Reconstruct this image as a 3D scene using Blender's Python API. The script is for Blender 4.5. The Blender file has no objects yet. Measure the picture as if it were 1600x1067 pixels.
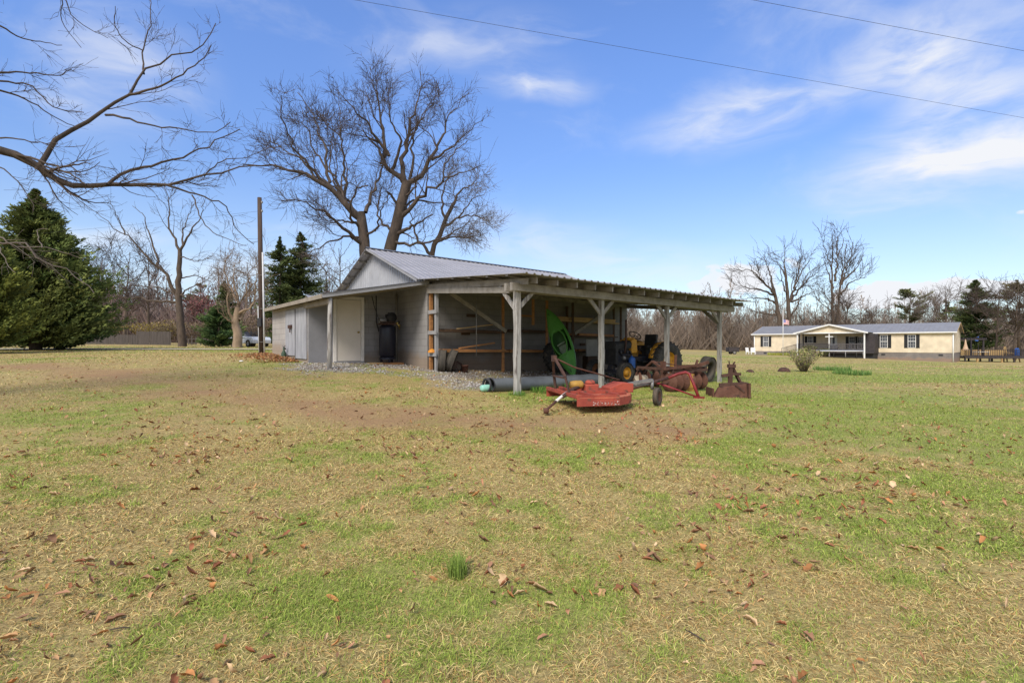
import bpy, math, random
import numpy as np
from mathutils import Vector, Matrix
PI = math.pi
rng = np.random.default_rng(7)
random.seed(7)
scene = bpy.context.scene
COL = scene.collection
EYE = 1.5; HOR = 537.0; F = 800.0

# ------------------------------------------------------------------ helpers
def P(px, py, Y):
    return np.array([(px-800)/F*Y, Y, EYE-(py-HOR)/F*Y])

def tag(o, label=None, cat=None, group=None, kind=None):
    if label: o['label'] = label
    if cat: o['category'] = cat
    if group: o['group'] = group
    if kind: o['kind'] = kind
    return o

def empty(name, loc, rz=0.0, label=None, cat=None, group=None, parent=None):
    o = bpy.data.objects.new(name, None); COL.objects.link(o)
    o.location = loc; o.rotation_euler = (0, 0, rz); o.empty_display_size = .2
    if parent: o.parent = parent
    return tag(o, label, cat, group)

def link_mesh(name, me, mat, parent=None):
    o = bpy.data.objects.new(name, me); COL.objects.link(o)
    if mat is not None: me.materials.append(mat)
    if parent is not None: o.parent = parent
    return o

def mesh_np(name, V, faces, mat, parent=None, col=None, smooth=False):
    """faces: list of integer arrays (M,k); col: per-vertex rgb"""
    me = bpy.data.meshes.new(name)
    V = np.asarray(V, np.float32)
    me.vertices.add(len(V)); me.vertices.foreach_set('co', V.ravel())
    idx = np.concatenate([f.ravel() for f in faces]).astype(np.int32)
    tot = np.concatenate([np.full(len(f), f.shape[1], np.int32) for f in faces])
    start = np.concatenate([[0], np.cumsum(tot)[:-1]]).astype(np.int32)
    me.loops.add(len(idx)); me.loops.foreach_set('vertex_index', idx)
    me.polygons.add(len(tot)); me.polygons.foreach_set('loop_start', start); me.polygons.foreach_set('loop_total', tot)
    if smooth: me.polygons.foreach_set('use_smooth', np.ones(len(tot), bool))
    me.update(calc_edges=True)
    if col is not None:
        a = me.color_attributes.new('Col', 'FLOAT_COLOR', 'POINT')
        c = np.ones((len(V), 4), np.float32); c[:, :3] = col
        a.data.foreach_set('color', c.ravel())
    return link_mesh(name, me, mat, parent)

class MB:
    def __init__(s): s.v = []; s.f = []; s.sm = []
    def add(s, vs, fs, smooth=False):
        b = len(s.v); s.v += [tuple(map(float, p)) for p in vs]
        for f in fs: s.f.append(tuple(i+b for i in f)); s.sm.append(smooth)
        return s
    def box(s, c, d, rz=0.0, M=None):
        hx, hy, hz = d[0]/2, d[1]/2, d[2]/2
        vs = [Vector((x, y, z)) for x in (-hx, hx) for y in (-hy, hy) for z in (-hz, hz)]
        R = Matrix.Rotation(rz, 3, 'Z') if M is None else M
        vs = [R @ p + Vector(c) for p in vs]
        return s.add(vs, [(0,1,3,2),(4,6,7,5),(0,4,5,1),(2,3,7,6),(0,2,6,4),(1,5,7,3)])
    def bb(s, x0, x1, y0, y1, z0, z1):
        return s.box(((x0+x1)/2, (y0+y1)/2, (z0+z1)/2), (abs(x1-x0), abs(y1-y0), abs(z1-z0)))
    def beam(s, a, b, w, h, up=(0,0,1)):
        a = Vector(a); b = Vector(b); t = (b-a); L = t.length; t.normalize()
        u = Vector(up); y = u.cross(t)
        if y.length < 1e-3: y = Vector((0,1,0)).cross(t)
        y.normalize(); z = t.cross(y)
        M = Matrix((t, y, z)).transposed()
        return s.box((a+b)/2, (L, w, h), M=M)
    def tube(s, pts, r, k=10, cap=True):
        pts = [Vector(p) for p in pts]; n = len(pts)
        rr = r if hasattr(r, '__len__') else [r]*n
        base = []; prev = None
        for i, p in enumerate(pts):
            t = (pts[min(i+1, n-1)]-pts[max(i-1, 0)]).normalized()
            x = prev - t*prev.dot(t) if prev is not None else t.orthogonal()
            x.normalize(); prev = x; y = t.cross(x)
            base.append([p+(x*math.cos(2*PI*j/k)+y*math.sin(2*PI*j/k))*rr[i] for j in range(k)])
        vs = [q for ring in base for q in ring]; fs = []
        for i in range(n-1):
            for j in range(k):
                fs.append((i*k+j, i*k+(j+1)%k, (i+1)*k+(j+1)%k, (i+1)*k+j))
        s.add(vs, fs, True)
        if cap:
            b = len(s.v)-len(vs)
            s.f.append(tuple(b+j for j in reversed(range(k)))); s.sm.append(False)
            s.f.append(tuple(b+(n-1)*k+j for j in range(k))); s.sm.append(False)
        return s
    def lathe(s, prof, k=24, M=None, o=(0,0,0)):
        """prof: (r, z) list, revolved round z"""
        R = Matrix.Identity(3) if M is None else M
        vs = [R @ Vector((r*math.cos(2*PI*j/k), r*math.sin(2*PI*j/k), z)) + Vector(o) for r, z in prof for j in range(k)]
        fs = [(i*k+j, i*k+(j+1)%k, (i+1)*k+(j+1)%k, (i+1)*k+j) for i in range(len(prof)-1) for j in range(k)]
        return s.add(vs, fs, True)
    def prism(s, poly, z0, z1, M=None, o=(0,0,0)):
        R = Matrix.Identity(3) if M is None else M; n = len(poly)
        vs = [R @ Vector((x, y, z)) + Vector(o) for z in (z0, z1) for x, y in poly]
        fs = [tuple(reversed(range(n))), tuple(range(n, 2*n))] + [(i, (i+1)%n, n+(i+1)%n, n+i) for i in range(n)]
        return s.add(vs, fs)
    def build(s, name, mat, parent=None, bevel=0.0, xf=None):
        me = bpy.data.meshes.new(name)
        v = [xf(p) for p in s.v] if xf else s.v
        me.from_pydata(v, [], s.f)
        me.polygons.foreach_set('use_smooth', s.sm)
        me.update()
        o = link_mesh(name, me, mat, parent)
        if bevel > 0:
            m = o.modifiers.new('edge', 'BEVEL'); m.width = bevel; m.segments = 2; m.limit_method = 'ANGLE'
        return o

AX_Y = Matrix.Rotation(-PI/2, 3, 'X')      # maps local z to y
AX_X = Matrix.Rotation(PI/2, 3, 'Y')       # maps local z to x

# ------------------------------------------------------------------ noise in numpy
_tab = np.random.default_rng(3).random((256, 256)).astype(np.float32)
def vnoise(x, y):
    xi = np.floor(x).astype(int); yi = np.floor(y).astype(int)
    fx = x-xi; fy = y-yi; fx = fx*fx*(3-2*fx); fy = fy*fy*(3-2*fy)
    a = _tab[xi & 255, yi & 255]; b = _tab[(xi+1) & 255, yi & 255]
    c = _tab[xi & 255, (yi+1) & 255]; d = _tab[(xi+1) & 255, (yi+1) & 255]
    return (a*(1-fx)+b*fx)*(1-fy)+(c*(1-fx)+d*fx)*fy
def fbm(x, y, s, o=4, seed=0):
    t = 0; amp = 1; tot = 0; x = x/s+seed*17.3; y = y/s+seed*9.7
    for i in range(o):
        t = t+amp*vnoise(x, y); tot += amp; amp *= .55; x = x*2.03+11.1; y = y*2.03+5.7
    return t/tot
def sst(a, b, x):
    t = np.clip((x-a)/(b-a), 0, 1); return t*t*(3-2*t)

# ------------------------------------------------------------------ terrain
CT = np.array([
 (0,0,0),(-3,2,.02),(3,2,-.02),(0,6,.11),(-5,5,.2),(6,6,.06),(-12,8,.5),(1.6,10.2,.25),(5.4,12.5,.2),(14.8,26,.1),
 (12,14,.12),(20,20,.0),(-2.62,15.88,.71),(-5,14.1,.8),(-4,17.7,.84),(-6.3,15.9,.89),(-9.2,19.8,1.07),(-10.4,21.5,1.07),
 (.12,12.2,.28),(7.06,17.4,.19),(1.93,19.3,.49),(4.7,21.4,.34),(-1.5,14.2,.52),(-8,12,.66),
 (34.2,72.3,-.08),(49.2,57,-.57),(60,60,-.75),(41.7,64.6,-.25),(32,66,.06),(37.7,61.3,-.05),(20,45,.1),(30,40,-.1),
 (-29,45,1.25),(-38,55,1.43),(-28,30,1.15),(-20,38,1.2),(-20,20,.95),(-8,28,1.05),(-3,33,.9),(10,40,.4),
 (40,105,.1),(100,100,-1.2),(90,60,-1.0),(0,120,.9),(-100,100,2.0),(-60,60,1.6),(-50,10,.9),(60,5,-.5),(0,-40,-.4),(-60,-40,.3),(60,-40,-.6),
 (200,200,-1.5),(-200,200,3),(0,400,1),(400,400,-1),(-400,400,2),(400,0,-1),(-400,0,1),(0,-400,-1),(400,-400,-1),(-400,-400,0)], float)
def _U(r2): return np.where(r2 > 0, .5*r2*np.log(np.maximum(r2, 1e-12)), 0)
def _tps():
    n = len(CT); xy = CT[:, :2]/100
    K = _U(((xy[:, None]-xy[None])**2).sum(-1)) + np.eye(n)*1e-6
    Pm = np.c_[np.ones(n), xy]; A = np.block([[K, Pm], [Pm.T, np.zeros((3, 3))]])
    return np.linalg.solve(A, np.r_[CT[:, 2], 0, 0, 0])
_W = _tps()
def gz(x, y):
    x = np.asarray(x, float); sh = x.shape; q = np.c_[x.ravel(), np.asarray(y, float).ravel()]/100
    out = np.empty(len(q)); xy = CT[:, :2]/100
    for i in range(0, len(q), 60000):
        c = q[i:i+60000]
        out[i:i+60000] = _U(((c[:, None]-xy[None])**2).sum(-1)) @ _W[:-3] + _W[-3] + c @ _W[-2:]
    return out.reshape(sh)
def g1(x, y): return float(gz(np.array([x]), np.array([y]))[0])
def gp(px, py):
    Y = 10.0
    for _ in range(60):
        z = g1((px-800)/F*Y, Y); Y = .6*Y+.4*min(120, max(1, (EYE-z)*F/(py-HOR)))
    x = (px-800)/F*Y
    return np.array([x, Y, g1(x, Y)])
def ga(px, Y):
    x = (px-800)/F*Y
    return np.array([x, Y, g1(x, Y)])

# ------------------------------------------------------------------ materials
def new_mat(name):
    m = bpy.data.materials.new(name); m.use_nodes = True
    nt = m.node_tree; b = nt.nodes['Principled BSDF']
    return m, nt, b
def M(name, c1, c2=None, scale=6, rough=.7, bump=.0, stretch=(1,1,1), metal=0, spec=.3, lo=.35, hi=.65, bscale=None, c3=None, s3=30):
    m, nt, b = new_mat(name)
    b.inputs['Roughness'].default_value = rough; b.inputs['Metallic'].default_value = metal
    b.inputs['Specular IOR Level'].default_value = spec
    c2 = c2 or tuple(x*.75 for x in c1)
    tc = nt.nodes.new('ShaderNodeTexCoord'); mp = nt.nodes.new('ShaderNodeMapping'); mp.inputs['Scale'].default_value = stretch
    nt.links.new(tc.outputs['Object'], mp.inputs['Vector'])
    n = nt.nodes.new('ShaderNodeTexNoise'); n.inputs['Scale'].default_value = scale; n.inputs['Detail'].default_value = 6; n.inputs['Roughness'].default_value = .65
    nt.links.new(mp.outputs[0], n.inputs['Vector'])
    r = nt.nodes.new('ShaderNodeValToRGB'); r.color_ramp.elements[0].position = lo; r.color_ramp.elements[1].position = hi
    r.color_ramp.elements[0].color = (*c1, 1); r.color_ramp.elements[1].color = (*c2, 1)
    nt.links.new(n.outputs['Fac'], r.inputs[0]); out = r.outputs[0]
    if c3:
        n3 = nt.nodes.new('ShaderNodeTexNoise'); n3.inputs['Scale'].default_value = s3; n3.inputs['Detail'].default_value = 4
        nt.links.new(mp.outputs[0], n3.inputs['Vector'])
        r3 = nt.nodes.new('ShaderNodeValToRGB'); r3.color_ramp.elements[0].position = .55; r3.color_ramp.elements[1].position = .68
        nt.links.new(n3.outputs['Fac'], r3.inputs[0])
        mx = nt.nodes.new('ShaderNodeMix'); mx.data_type = 'RGBA'
        nt.links.new(r3.outputs[0], mx.inputs[0]); nt.links.new(out, mx.inputs[6]); mx.inputs[7].default_value = (*c3, 1); out = mx.outputs[2]
    nt.links.new(out, b.inputs['Base Color'])
    if bump > 0:
        n2 = nt.nodes.new('ShaderNodeTexNoise'); n2.inputs['Scale'].default_value = bscale or scale*5; n2.inputs['Detail'].default_value = 4
        nt.links.new(mp.outputs[0], n2.inputs['Vector'])
        bp = nt.nodes.new('ShaderNodeBump'); bp.inputs['Strength'].default_value = bump; bp.inputs['Distance'].default_value = .02
        nt.links.new(n2.outputs['Fac'], bp.inputs['Height']); nt.links.new(bp.outputs[0], b.inputs['Normal'])
    return m
def MC(name, rough=.9, fine=0, transl=0.0, mul=1.0):
    """vertex-colour material, with optional fine noise"""
    m, nt, b = new_mat(name)
    b.inputs['Roughness'].default_value = rough; b.inputs['Specular IOR Level'].default_value = .15
    a = nt.nodes.new('ShaderNodeAttribute'); a.attribute_name = 'Col'; out = a.outputs['Color']
    if fine:
        g = nt.nodes.new('ShaderNodeNewGeometry')
        n = nt.nodes.new('ShaderNodeTexNoise'); n.inputs['Scale'].default_value = fine; n.inputs['Detail'].default_value = 8; n.inputs['Roughness'].default_value = .7
        nt.links.new(g.outputs['Position'], n.inputs['Vector'])
        mr = nt.nodes.new('ShaderNodeMapRange'); mr.inputs[1].default_value = .3; mr.inputs[2].default_value = .7; mr.inputs[3].default_value = .45*mul; mr.inputs[4].default_value = 1.45*mul
        nt.links.new(n.outputs['Fac'], mr.inputs[0])
        vm = nt.nodes.new('ShaderNodeVectorMath'); vm.operation = 'SCALE'
        nt.links.new(out, vm.inputs[0]); nt.links.new(mr.outputs[0], vm.inputs['Scale']); out = vm.outputs[0]
        bp = nt.nodes.new('ShaderNodeBump'); bp.inputs['Strength'].default_value = .7; bp.inputs['Distance'].default_value = .03
        nt.links.new(n.outputs['Fac'], bp.inputs['Height']); nt.links.new(bp.outputs[0], b.inputs['Normal'])
    nt.links.new(out, b.inputs['Base Color'])
    if transl > 0:
        t = nt.nodes.new('ShaderNodeBsdfTranslucent'); nt.links.new(out, t.inputs[0])
        mx = nt.nodes.new('ShaderNodeMixShader'); mx.inputs[0].default_value = transl
        nt.links.new(b.outputs[0], mx.inputs[1]); nt.links.new(t.outputs[0], mx.inputs[2])
        nt.links.new(mx.outputs[0], nt.nodes['Material Output'].inputs[0])
    return m
def courses(name, c, mortar, bw, bh, msize, off=.5, noise=.12, dirt=None, z_dirt=0.6, bumpd=.01):
    m, nt, b = new_mat(name); b.inputs['Roughness'].default_value = .85; b.inputs['Specular IOR Level'].default_value = .2
    tc = nt.nodes.new('ShaderNodeTexCoord'); sx = nt.nodes.new('ShaderNodeSeparateXYZ'); nt.links.new(tc.outputs['Object'], sx.inputs[0])
    ad = nt.nodes.new('ShaderNodeMath'); ad.operation = 'ADD'; nt.links.new(sx.outputs[0], ad.inputs[0]); nt.links.new(sx.outputs[1], ad.inputs[1])
    cx = nt.nodes.new('ShaderNodeCombineXYZ'); nt.links.new(ad.outputs[0], cx.inputs[0]); nt.links.new(sx.outputs[2], cx.inputs[1])
    br = nt.nodes.new('ShaderNodeTexBrick'); br.offset = off; br.inputs['Scale'].default_value = 1
    br.inputs['Brick Width'].default_value = bw; br.inputs['Row Height'].default_value = bh; br.inputs['Mortar Size'].default_value = msize
    br.inputs['Mortar Smooth'].default_value = .4
    br.inputs['Color1'].default_value = (*c, 1); br.inputs['Color2'].default_value = (*[x*(1-noise) for x in c], 1); br.inputs['Mortar'].default_value = (*mortar, 1)
    nt.links.new(cx.outputs[0], br.inputs['Vector'])
    n = nt.nodes.new('ShaderNodeTexNoise'); n.inputs['Scale'].default_value = 1.3; n.inputs['Detail'].default_value = 7; nt.links.new(tc.outputs['Object'], n.inputs['Vector'])
    mr = nt.nodes.new('ShaderNodeMapRange'); mr.inputs[1].default_value = .3; mr.inputs[2].default_value = .7; mr.inputs[3].default_value = .82; mr.inputs[4].default_value = 1.12
    nt.links.new(n.outputs['Fac'], mr.inputs[0])
    vm = nt.nodes.new('ShaderNodeVectorMath'); vm.operation = 'SCALE'; nt.links.new(br.outputs[0], vm.inputs[0]); nt.links.new(mr.outputs[0], vm.inputs['Scale']); out = vm.outputs[0]
    if dirt:
        ns = nt.nodes.new('ShaderNodeMath'); ns.operation = 'MULTIPLY_ADD'; nt.links.new(n.outputs['Fac'], ns.inputs[0]); ns.inputs[1].default_value = -.9; nt.links.new(sx.outputs[2], ns.inputs[2])
        md = nt.nodes.new('ShaderNodeMapRange'); md.inputs[1].default_value = z_dirt-.35; md.inputs[2].default_value = z_dirt-.6; md.inputs[3].default_value = 0; md.inputs[4].default_value = .7
        nt.links.new(ns.outputs[0], md.inputs[0])
        mx = nt.nodes.new('ShaderNodeMix'); mx.data_type = 'RGBA'; nt.links.new(md.outputs[0], mx.inputs[0]); nt.links.new(out, mx.inputs[6]); mx.inputs[7].default_value = (*dirt, 1); out = mx.outputs[2]
    nt.links.new(out, b.inputs['Base Color'])
    bp = nt.nodes.new('ShaderNodeBump'); bp.inputs['Strength'].default_value = .5; bp.inputs['Distance'].default_value = bumpd; bp.invert = True
    nt.links.new(br.outputs['Fac'], bp.inputs['Height']); nt.links.new(bp.outputs[0], b.inputs['Normal'])
    return m

m_ground = MC('ground_soil', .95, fine=38, mul=.92)
m_blade = MC('grass_blade', .8, transl=.2)
m_leaf = MC('dry_leaf', .7, transl=.1)
m_needle = MC('needle_foliage', .75, transl=.15)
m_wood_mass = MC('woodland', .95)
m_bark_big = M('bark_brown', (.10,.073,.056), (.048,.038,.032), 5, .9, .8, (1,1,.35), bscale=9)
m_bark_grey = M('bark_grey', (.12,.088,.065), (.062,.047,.038), 6, .9, .6, (1,1,.3), bscale=12)
m_bark_pale = M('bark_pale', (.36,.26,.18), (.22,.16,.11), 4, .85, .5, (1,1,.3), bscale=12)
m_twig = M('twig_dark', (.062,.044,.036), (.10,.075,.06), 2, .9)
m_twig_grey = M('twig_grey', (.20,.165,.14), (.13,.105,.09), 2, .9)
m_block_in = courses('shaded_block', (.205,.195,.185), (.165,.157,.15), .42, .205, .010, noise=.08, dirt=(.17,.12,.08), z_dirt=1.1)  # block paint darkened to put the carport's shade into its colour
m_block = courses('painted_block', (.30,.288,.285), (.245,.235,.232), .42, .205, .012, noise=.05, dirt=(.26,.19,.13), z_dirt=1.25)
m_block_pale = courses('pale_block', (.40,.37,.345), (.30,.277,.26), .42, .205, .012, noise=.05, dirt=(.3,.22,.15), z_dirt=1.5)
m_bluewall = M('blue_grey_panel', (.25,.25,.27), (.21,.21,.225), 2, .7, .1)
m_panel = M('weathered_panel', (.40,.40,.42), (.27,.27,.29), 5, .75, .2, (1.5,1.5,.25))
m_metal = M('galvanised_roof', (.45,.43,.425), (.35,.335,.33), 1.2, .42, .03, (.6,2.2,1), metal=.35, spec=.4)
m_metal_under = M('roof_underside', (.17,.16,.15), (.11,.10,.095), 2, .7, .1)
m_gable = M('gable_metal', (.42,.425,.45), (.34,.345,.37), 1.5, .5, .04, metal=.15)
m_dark = M('dark_trim_gap_shade', (.05,.05,.055), (.03,.03,.033), 5, .8)  # dark parts, also the painted-in shade of the door and panel gaps
m_white_wood = M('peeling_white_wood', (.42,.40,.375), (.21,.19,.17), 5, .85, .5, (2.5,2.5,.3), lo=.42, hi=.68, c3=(.13,.11,.10), s3=9)
m_grey_wood = M('grey_painted_wood', (.31,.285,.25), (.20,.178,.152), 4, .8, .3, (1.2,1.2,1.2))
m_grey_post = M('grey_post', (.36,.345,.32), (.24,.225,.205), 5, .85, .4, (2.5,2.5,.3), c3=(.14,.12,.1), s3=10)
m_raw_wood = M('raw_lumber', (.42,.20,.07), (.26,.12,.05), 4, .75, .2, (1,4,4))
m_pale_wood = M('pale_lumber', (.52,.35,.16), (.36,.24,.11), 4, .75, .2, (1,4,4))
m_dark_wood = M('dark_lumber', (.10,.055,.03), (.055,.035,.022), 4, .8, .2, (1,4,4))
m_fascia = M('fascia_paint', (.33,.325,.335), (.27,.265,.27), 3, .65, .1)
m_fascia_tan = M('fascia_bare', (.34,.29,.23), (.24,.205,.165), 3, .75, .15)
m_door = M('door_paint', (.66,.60,.53), (.60,.55,.48), 1.5, .5, .02)
m_trimw = M('trim_white', (.74,.70,.65), (.62,.59,.55), 4, .6, .05)
m_brass = M('brass', (.5,.36,.12), None, 4, .3, metal=.9)
m_tyre = M('tyre_rubber', (.028,.027,.026), (.055,.05,.044), 6, .85, .4, c3=(.10,.085,.065), s3=5)
m_tyre_old = M('tyre_dusty', (.055,.05,.044), (.10,.085,.068), 5, .9, .4)
m_yellow = M('yellow_paint', (.60,.30,.025), (.42,.19,.02), 5, .5, .1, c3=(.2,.09,.03), s3=12)
m_blackp = M('black_machine', (.012,.012,.014), (.03,.028,.026), 9, .6, .3)
m_engine = M('engine_navy', (.012,.017,.035), (.03,.025,.022), 7, .5, .3, c3=(.07,.045,.03), s3=11)
m_blue = M('blue_plastic', (.03,.11,.36), (.02,.07,.25), 4, .4)
m_steel = M('dull_steel', (.33,.32,.31), (.2,.19,.18), 7, .5, .2, metal=.5)
m_rust = M('rusty_iron', (.085,.036,.024), (.13,.062,.042), 6, .9, .5, c3=(.055,.03,.024), s3=9)
m_rustd = M('dark_rust', (.055,.03,.024), (.10,.052,.038), 6, .9, .5)
m_redp = M('faded_red', (.38,.08,.048), (.27,.052,.036), 3, .8, .5, c3=(.15,.065,.045), s3=9)
m_redtop = M('faded_orange_red', (.50,.165,.085), (.38,.10,.055), 3, .85, .5, c3=(.20,.10,.065), s3=10)
m_redboom = M('red_tube', (.25,.022,.025), (.15,.02,.02), 5, .5, .1)
m_decal = M('worn_decal', (.60,.52,.48), (.32,.08,.06), 22, .8, lo=.40, hi=.50)
m_kayak = M('green_kayak', (.10,.30,.055), (.07,.23,.04), 3, .4, .05)
m_kayak_in = M('kayak_inside', (.04,.13,.03), (.03,.09,.025), 3, .6)
m_tank = M('tank_navy', (.012,.013,.022), (.018,.018,.028), 3, .35, .03)
m_tarp = M('grey_vinyl', (.135,.145,.155), (.10,.108,.115), 3, .5, .2)
m_mint = M('mint_plastic', (.32,.62,.50), (.24,.5,.41), 5, .5)
m_stone = M('rough_stone', (.42,.36,.28), (.28,.235,.18), 7, .9, .9)
m_jerry = M('ochre_metal', (.48,.28,.05), (.3,.16,.04), 5, .6, .2)
m_pole = M('creosote_pole', (.05,.032,.024), (.10,.07,.055), 6, .9, .5, (3,3,.2))
m_pvc = M('pvc_conduit', (.62,.62,.63), (.5,.5,.5), 5, .45)
m_wire = M('wire_black', (.05,.05,.055), None, 5, .6)
m_fence = M('old_fence_wood', (.105,.088,.08), (.06,.052,.048), 4, .9, .3, (5,5,.3))
m_road = M('gravel_drive_stone', (.50,.43,.31), (.40,.33,.22), 6, .95, .5)
m_siding = courses('cream_siding', (.74,.625,.46), (.62,.52,.38), 40, .115, .01, noise=.02, bumpd=.02)
m_hroof = M('house_roof_metal', (.30,.29,.28), (.25,.24,.235), 1, .45, .03, metal=.2)
m_skirt = courses('house_skirt', (.23,.205,.19), (.17,.15,.14), .4, .2, .012, dirt=(.30,.20,.14), z_dirt=-.15)
m_shutter = M('shutter_black', (.025,.025,.028), (.035,.035,.038), 5, .6)
m_white = M('white_vinyl', (.78,.77,.75), (.7,.69,.67), 3, .5)
m_deck = M('deck_dark', (.035,.03,.032), (.06,.05,.05), 4, .75, .2)
m_tan = M('tan_fabric', (.55,.40,.28), (.45,.32,.22), 5, .8)
m_tanwood = M('tan_board', (.45,.30,.13), (.34,.22,.1), 4, .8)
m_flag = None
def glass_mat():
    m, nt, b = new_mat('window_glass')
    b.inputs['Base Color'].default_value = (.03,.035,.045,1); b.inputs['Roughness'].default_value = .08; b.inputs['Specular IOR Level'].default_value = .6
    n = nt.nodes.new('ShaderNodeTexNoise'); n.inputs['Scale'].default_value = 3
    r = nt.nodes.new('ShaderNodeValToRGB'); r.color_ramp.elements[0].color = (.02,.022,.03,1); r.color_ramp.elements[1].color = (.13,.14,.16,1)
    tc = nt.nodes.new('ShaderNodeTexCoord'); nt.links.new(tc.outputs['Object'], n.inputs['Vector'])
    nt.links.new(n.outputs['Fac'], r.inputs[0]); nt.links.new(r.outputs[0], b.inputs['Base Color'])
    return m
m_glass = glass_mat()

# ------------------------------------------------------------------ ground sheet, grass, leaves
D1 = np.array([.8,.6]); D2 = np.array([-.6,.8]); SC = np.array([-2.62,15.88])
def to_uv(x, y):
    return (x-SC[0])*.8+(y-SC[1])*.6, -(x-SC[0])*.6+(y-SC[1])*.8
TRACK = np.array([gp(*q)[:2] for q in ((40,572),(230,590),(330,612),(480,634),(620,648),(780,660),(930,668),(1030,668))])
def dist_track(x, y):
    d = np.full(x.shape, 1e9)
    for a, b in zip(TRACK[:-1], TRACK[1:]):
        ab = b-a; t = np.clip(((x-a[0])*ab[0]+(y-a[1])*ab[1])/(ab@ab), 0, 1)
        d = np.minimum(d, np.hypot(x-a[0]-t*ab[0], y-a[1]-t*ab[1]))
    return d
def boxd(u, v, u0, u1, v0, v1):
    dx = np.maximum(np.maximum(u0-u, u-u1), 0); dy = np.maximum(np.maximum(v0-v, v-v1), 0)
    return np.hypot(dx, dy)
def fields(x, y):
    """green, dirt, gravel fractions of the lawn at world x, y"""
    r = np.hypot(x, y)
    g = .16*fbm(x, y, 2.6, 3, 1)+.38*fbm(x, y, .8, 3, 2)+.46*fbm(x, y, .2, 2, 4)
    big = fbm(x, y*1.6, 9, 3, 3)
    bias = .13*sst(1, 6, x)*sst(34, 14, y)*sst(3, 8, y)+.05*sst(.2, 2.5, x/np.maximum(y,1)*4)+.05*(big-.5)*2-.008
    far = fbm(x*.35+y*.25, y-.2*x, 3.2, 3, 5)
    g = np.where(r > 14, g*.45+far*.55, g)
    green = sst(.48, .68, g+bias)
    green *= np.where(y > 34, .75, 1)
    hx, hy = x-15.5, y-25.5
    green = np.maximum(green, .9*np.exp(-(hx/5)**2-((hy+2)/1.6)**2))
    n = fbm(x, y, 1.1, 4, 7)
    dirt = sst(1.7, -.1, dist_track(x, y)+(n-.5)*2.6)*1.0*(.65+.35*sst(.35,.6,fbm(x,y,.4,2,8)))
    u, v = to_uv(x, y)
    n2 = (fbm(x, y, .8, 4, 9)-.5)*1.6
    grav = np.maximum(sst(.6, -.2, boxd(u, v, -3.3, 0.3, -.7, 2.2)+n2*1.3)*(.55+.45*sst(.4, .55, fbm(x, y, .35, 3, 13))), sst(.4, -.1, boxd(u, v, -.4, 9.2, -3.7, 0)+n2*.5))
    grav = np.maximum(grav, .75*sst(.9, 0, boxd(u, v, -.5, 1.5, -2.9, -1)+n2))
    lush = sst(.9, .2, boxd(u, v, -.2, 3.4, -5.6, -4.75)+n2*.4)
    green = np.maximum(green, lush); dirt *= 1-lush
    return green, dirt, grav
STRAW = np.array([.50,.385,.155]); STRAW2 = np.array([.38,.27,.115]); GREEN = np.array([.22,.285,.055]); GREEN2 = np.array([.34,.36,.09])
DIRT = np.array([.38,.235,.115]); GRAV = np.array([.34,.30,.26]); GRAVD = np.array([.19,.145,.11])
def lawn_colour(x, y):
    green, dirt, grav = fields(x, y)
    k = fbm(x, y, .9, 3, 11)[..., None]
    s = STRAW*(k)+STRAW2*(1-k); gr = GREEN*k+GREEN2*(1-k)
    c = s*(1-green[..., None]*.8)+gr*green[..., None]*.8
    c = c*(1-dirt[..., None])+DIRT*dirt[..., None]
    u, v = to_uv(x, y)
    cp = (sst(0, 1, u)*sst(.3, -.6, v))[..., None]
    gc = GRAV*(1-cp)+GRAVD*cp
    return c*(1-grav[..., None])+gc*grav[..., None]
def axis_lines(a, b, lo, hi, step):
    xs = list(np.arange(a, b, step)); d = step; x = b
    while x < hi: xs.append(x); d *= 1.05; x += d
    xs.append(hi); d = step; x = a-step
    while x > lo: xs.insert(0, x); d *= 1.05; x -= d
    xs.insert(0, lo); return np.array(xs)
gx = axis_lines(-20, 26, -450, 450, .25); gy = axis_lines(1, 34, -450, 450, .25)
X, Y = np.meshgrid(gx, gy); Z = gz(X, Y)+(fbm(X, Y, 1.2, 3, 21)-.5)*.05*np.clip(1-np.hypot(X, Y)/120, 0, 1)
nx, ny = len(gx), len(gy)
I = np.arange(nx*ny).reshape(ny, nx)
quads = np.stack([I[:-1, :-1].ravel(), I[:-1, 1:].ravel(), I[1:, 1:].ravel(), I[1:, :-1].ravel()], 1)
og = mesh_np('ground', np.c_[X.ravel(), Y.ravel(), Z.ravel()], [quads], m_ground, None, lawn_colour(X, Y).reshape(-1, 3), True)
tag(og, 'patchy dormant lawn of straw and green with a worn red dirt track', 'lawn', kind='structure')

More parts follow.
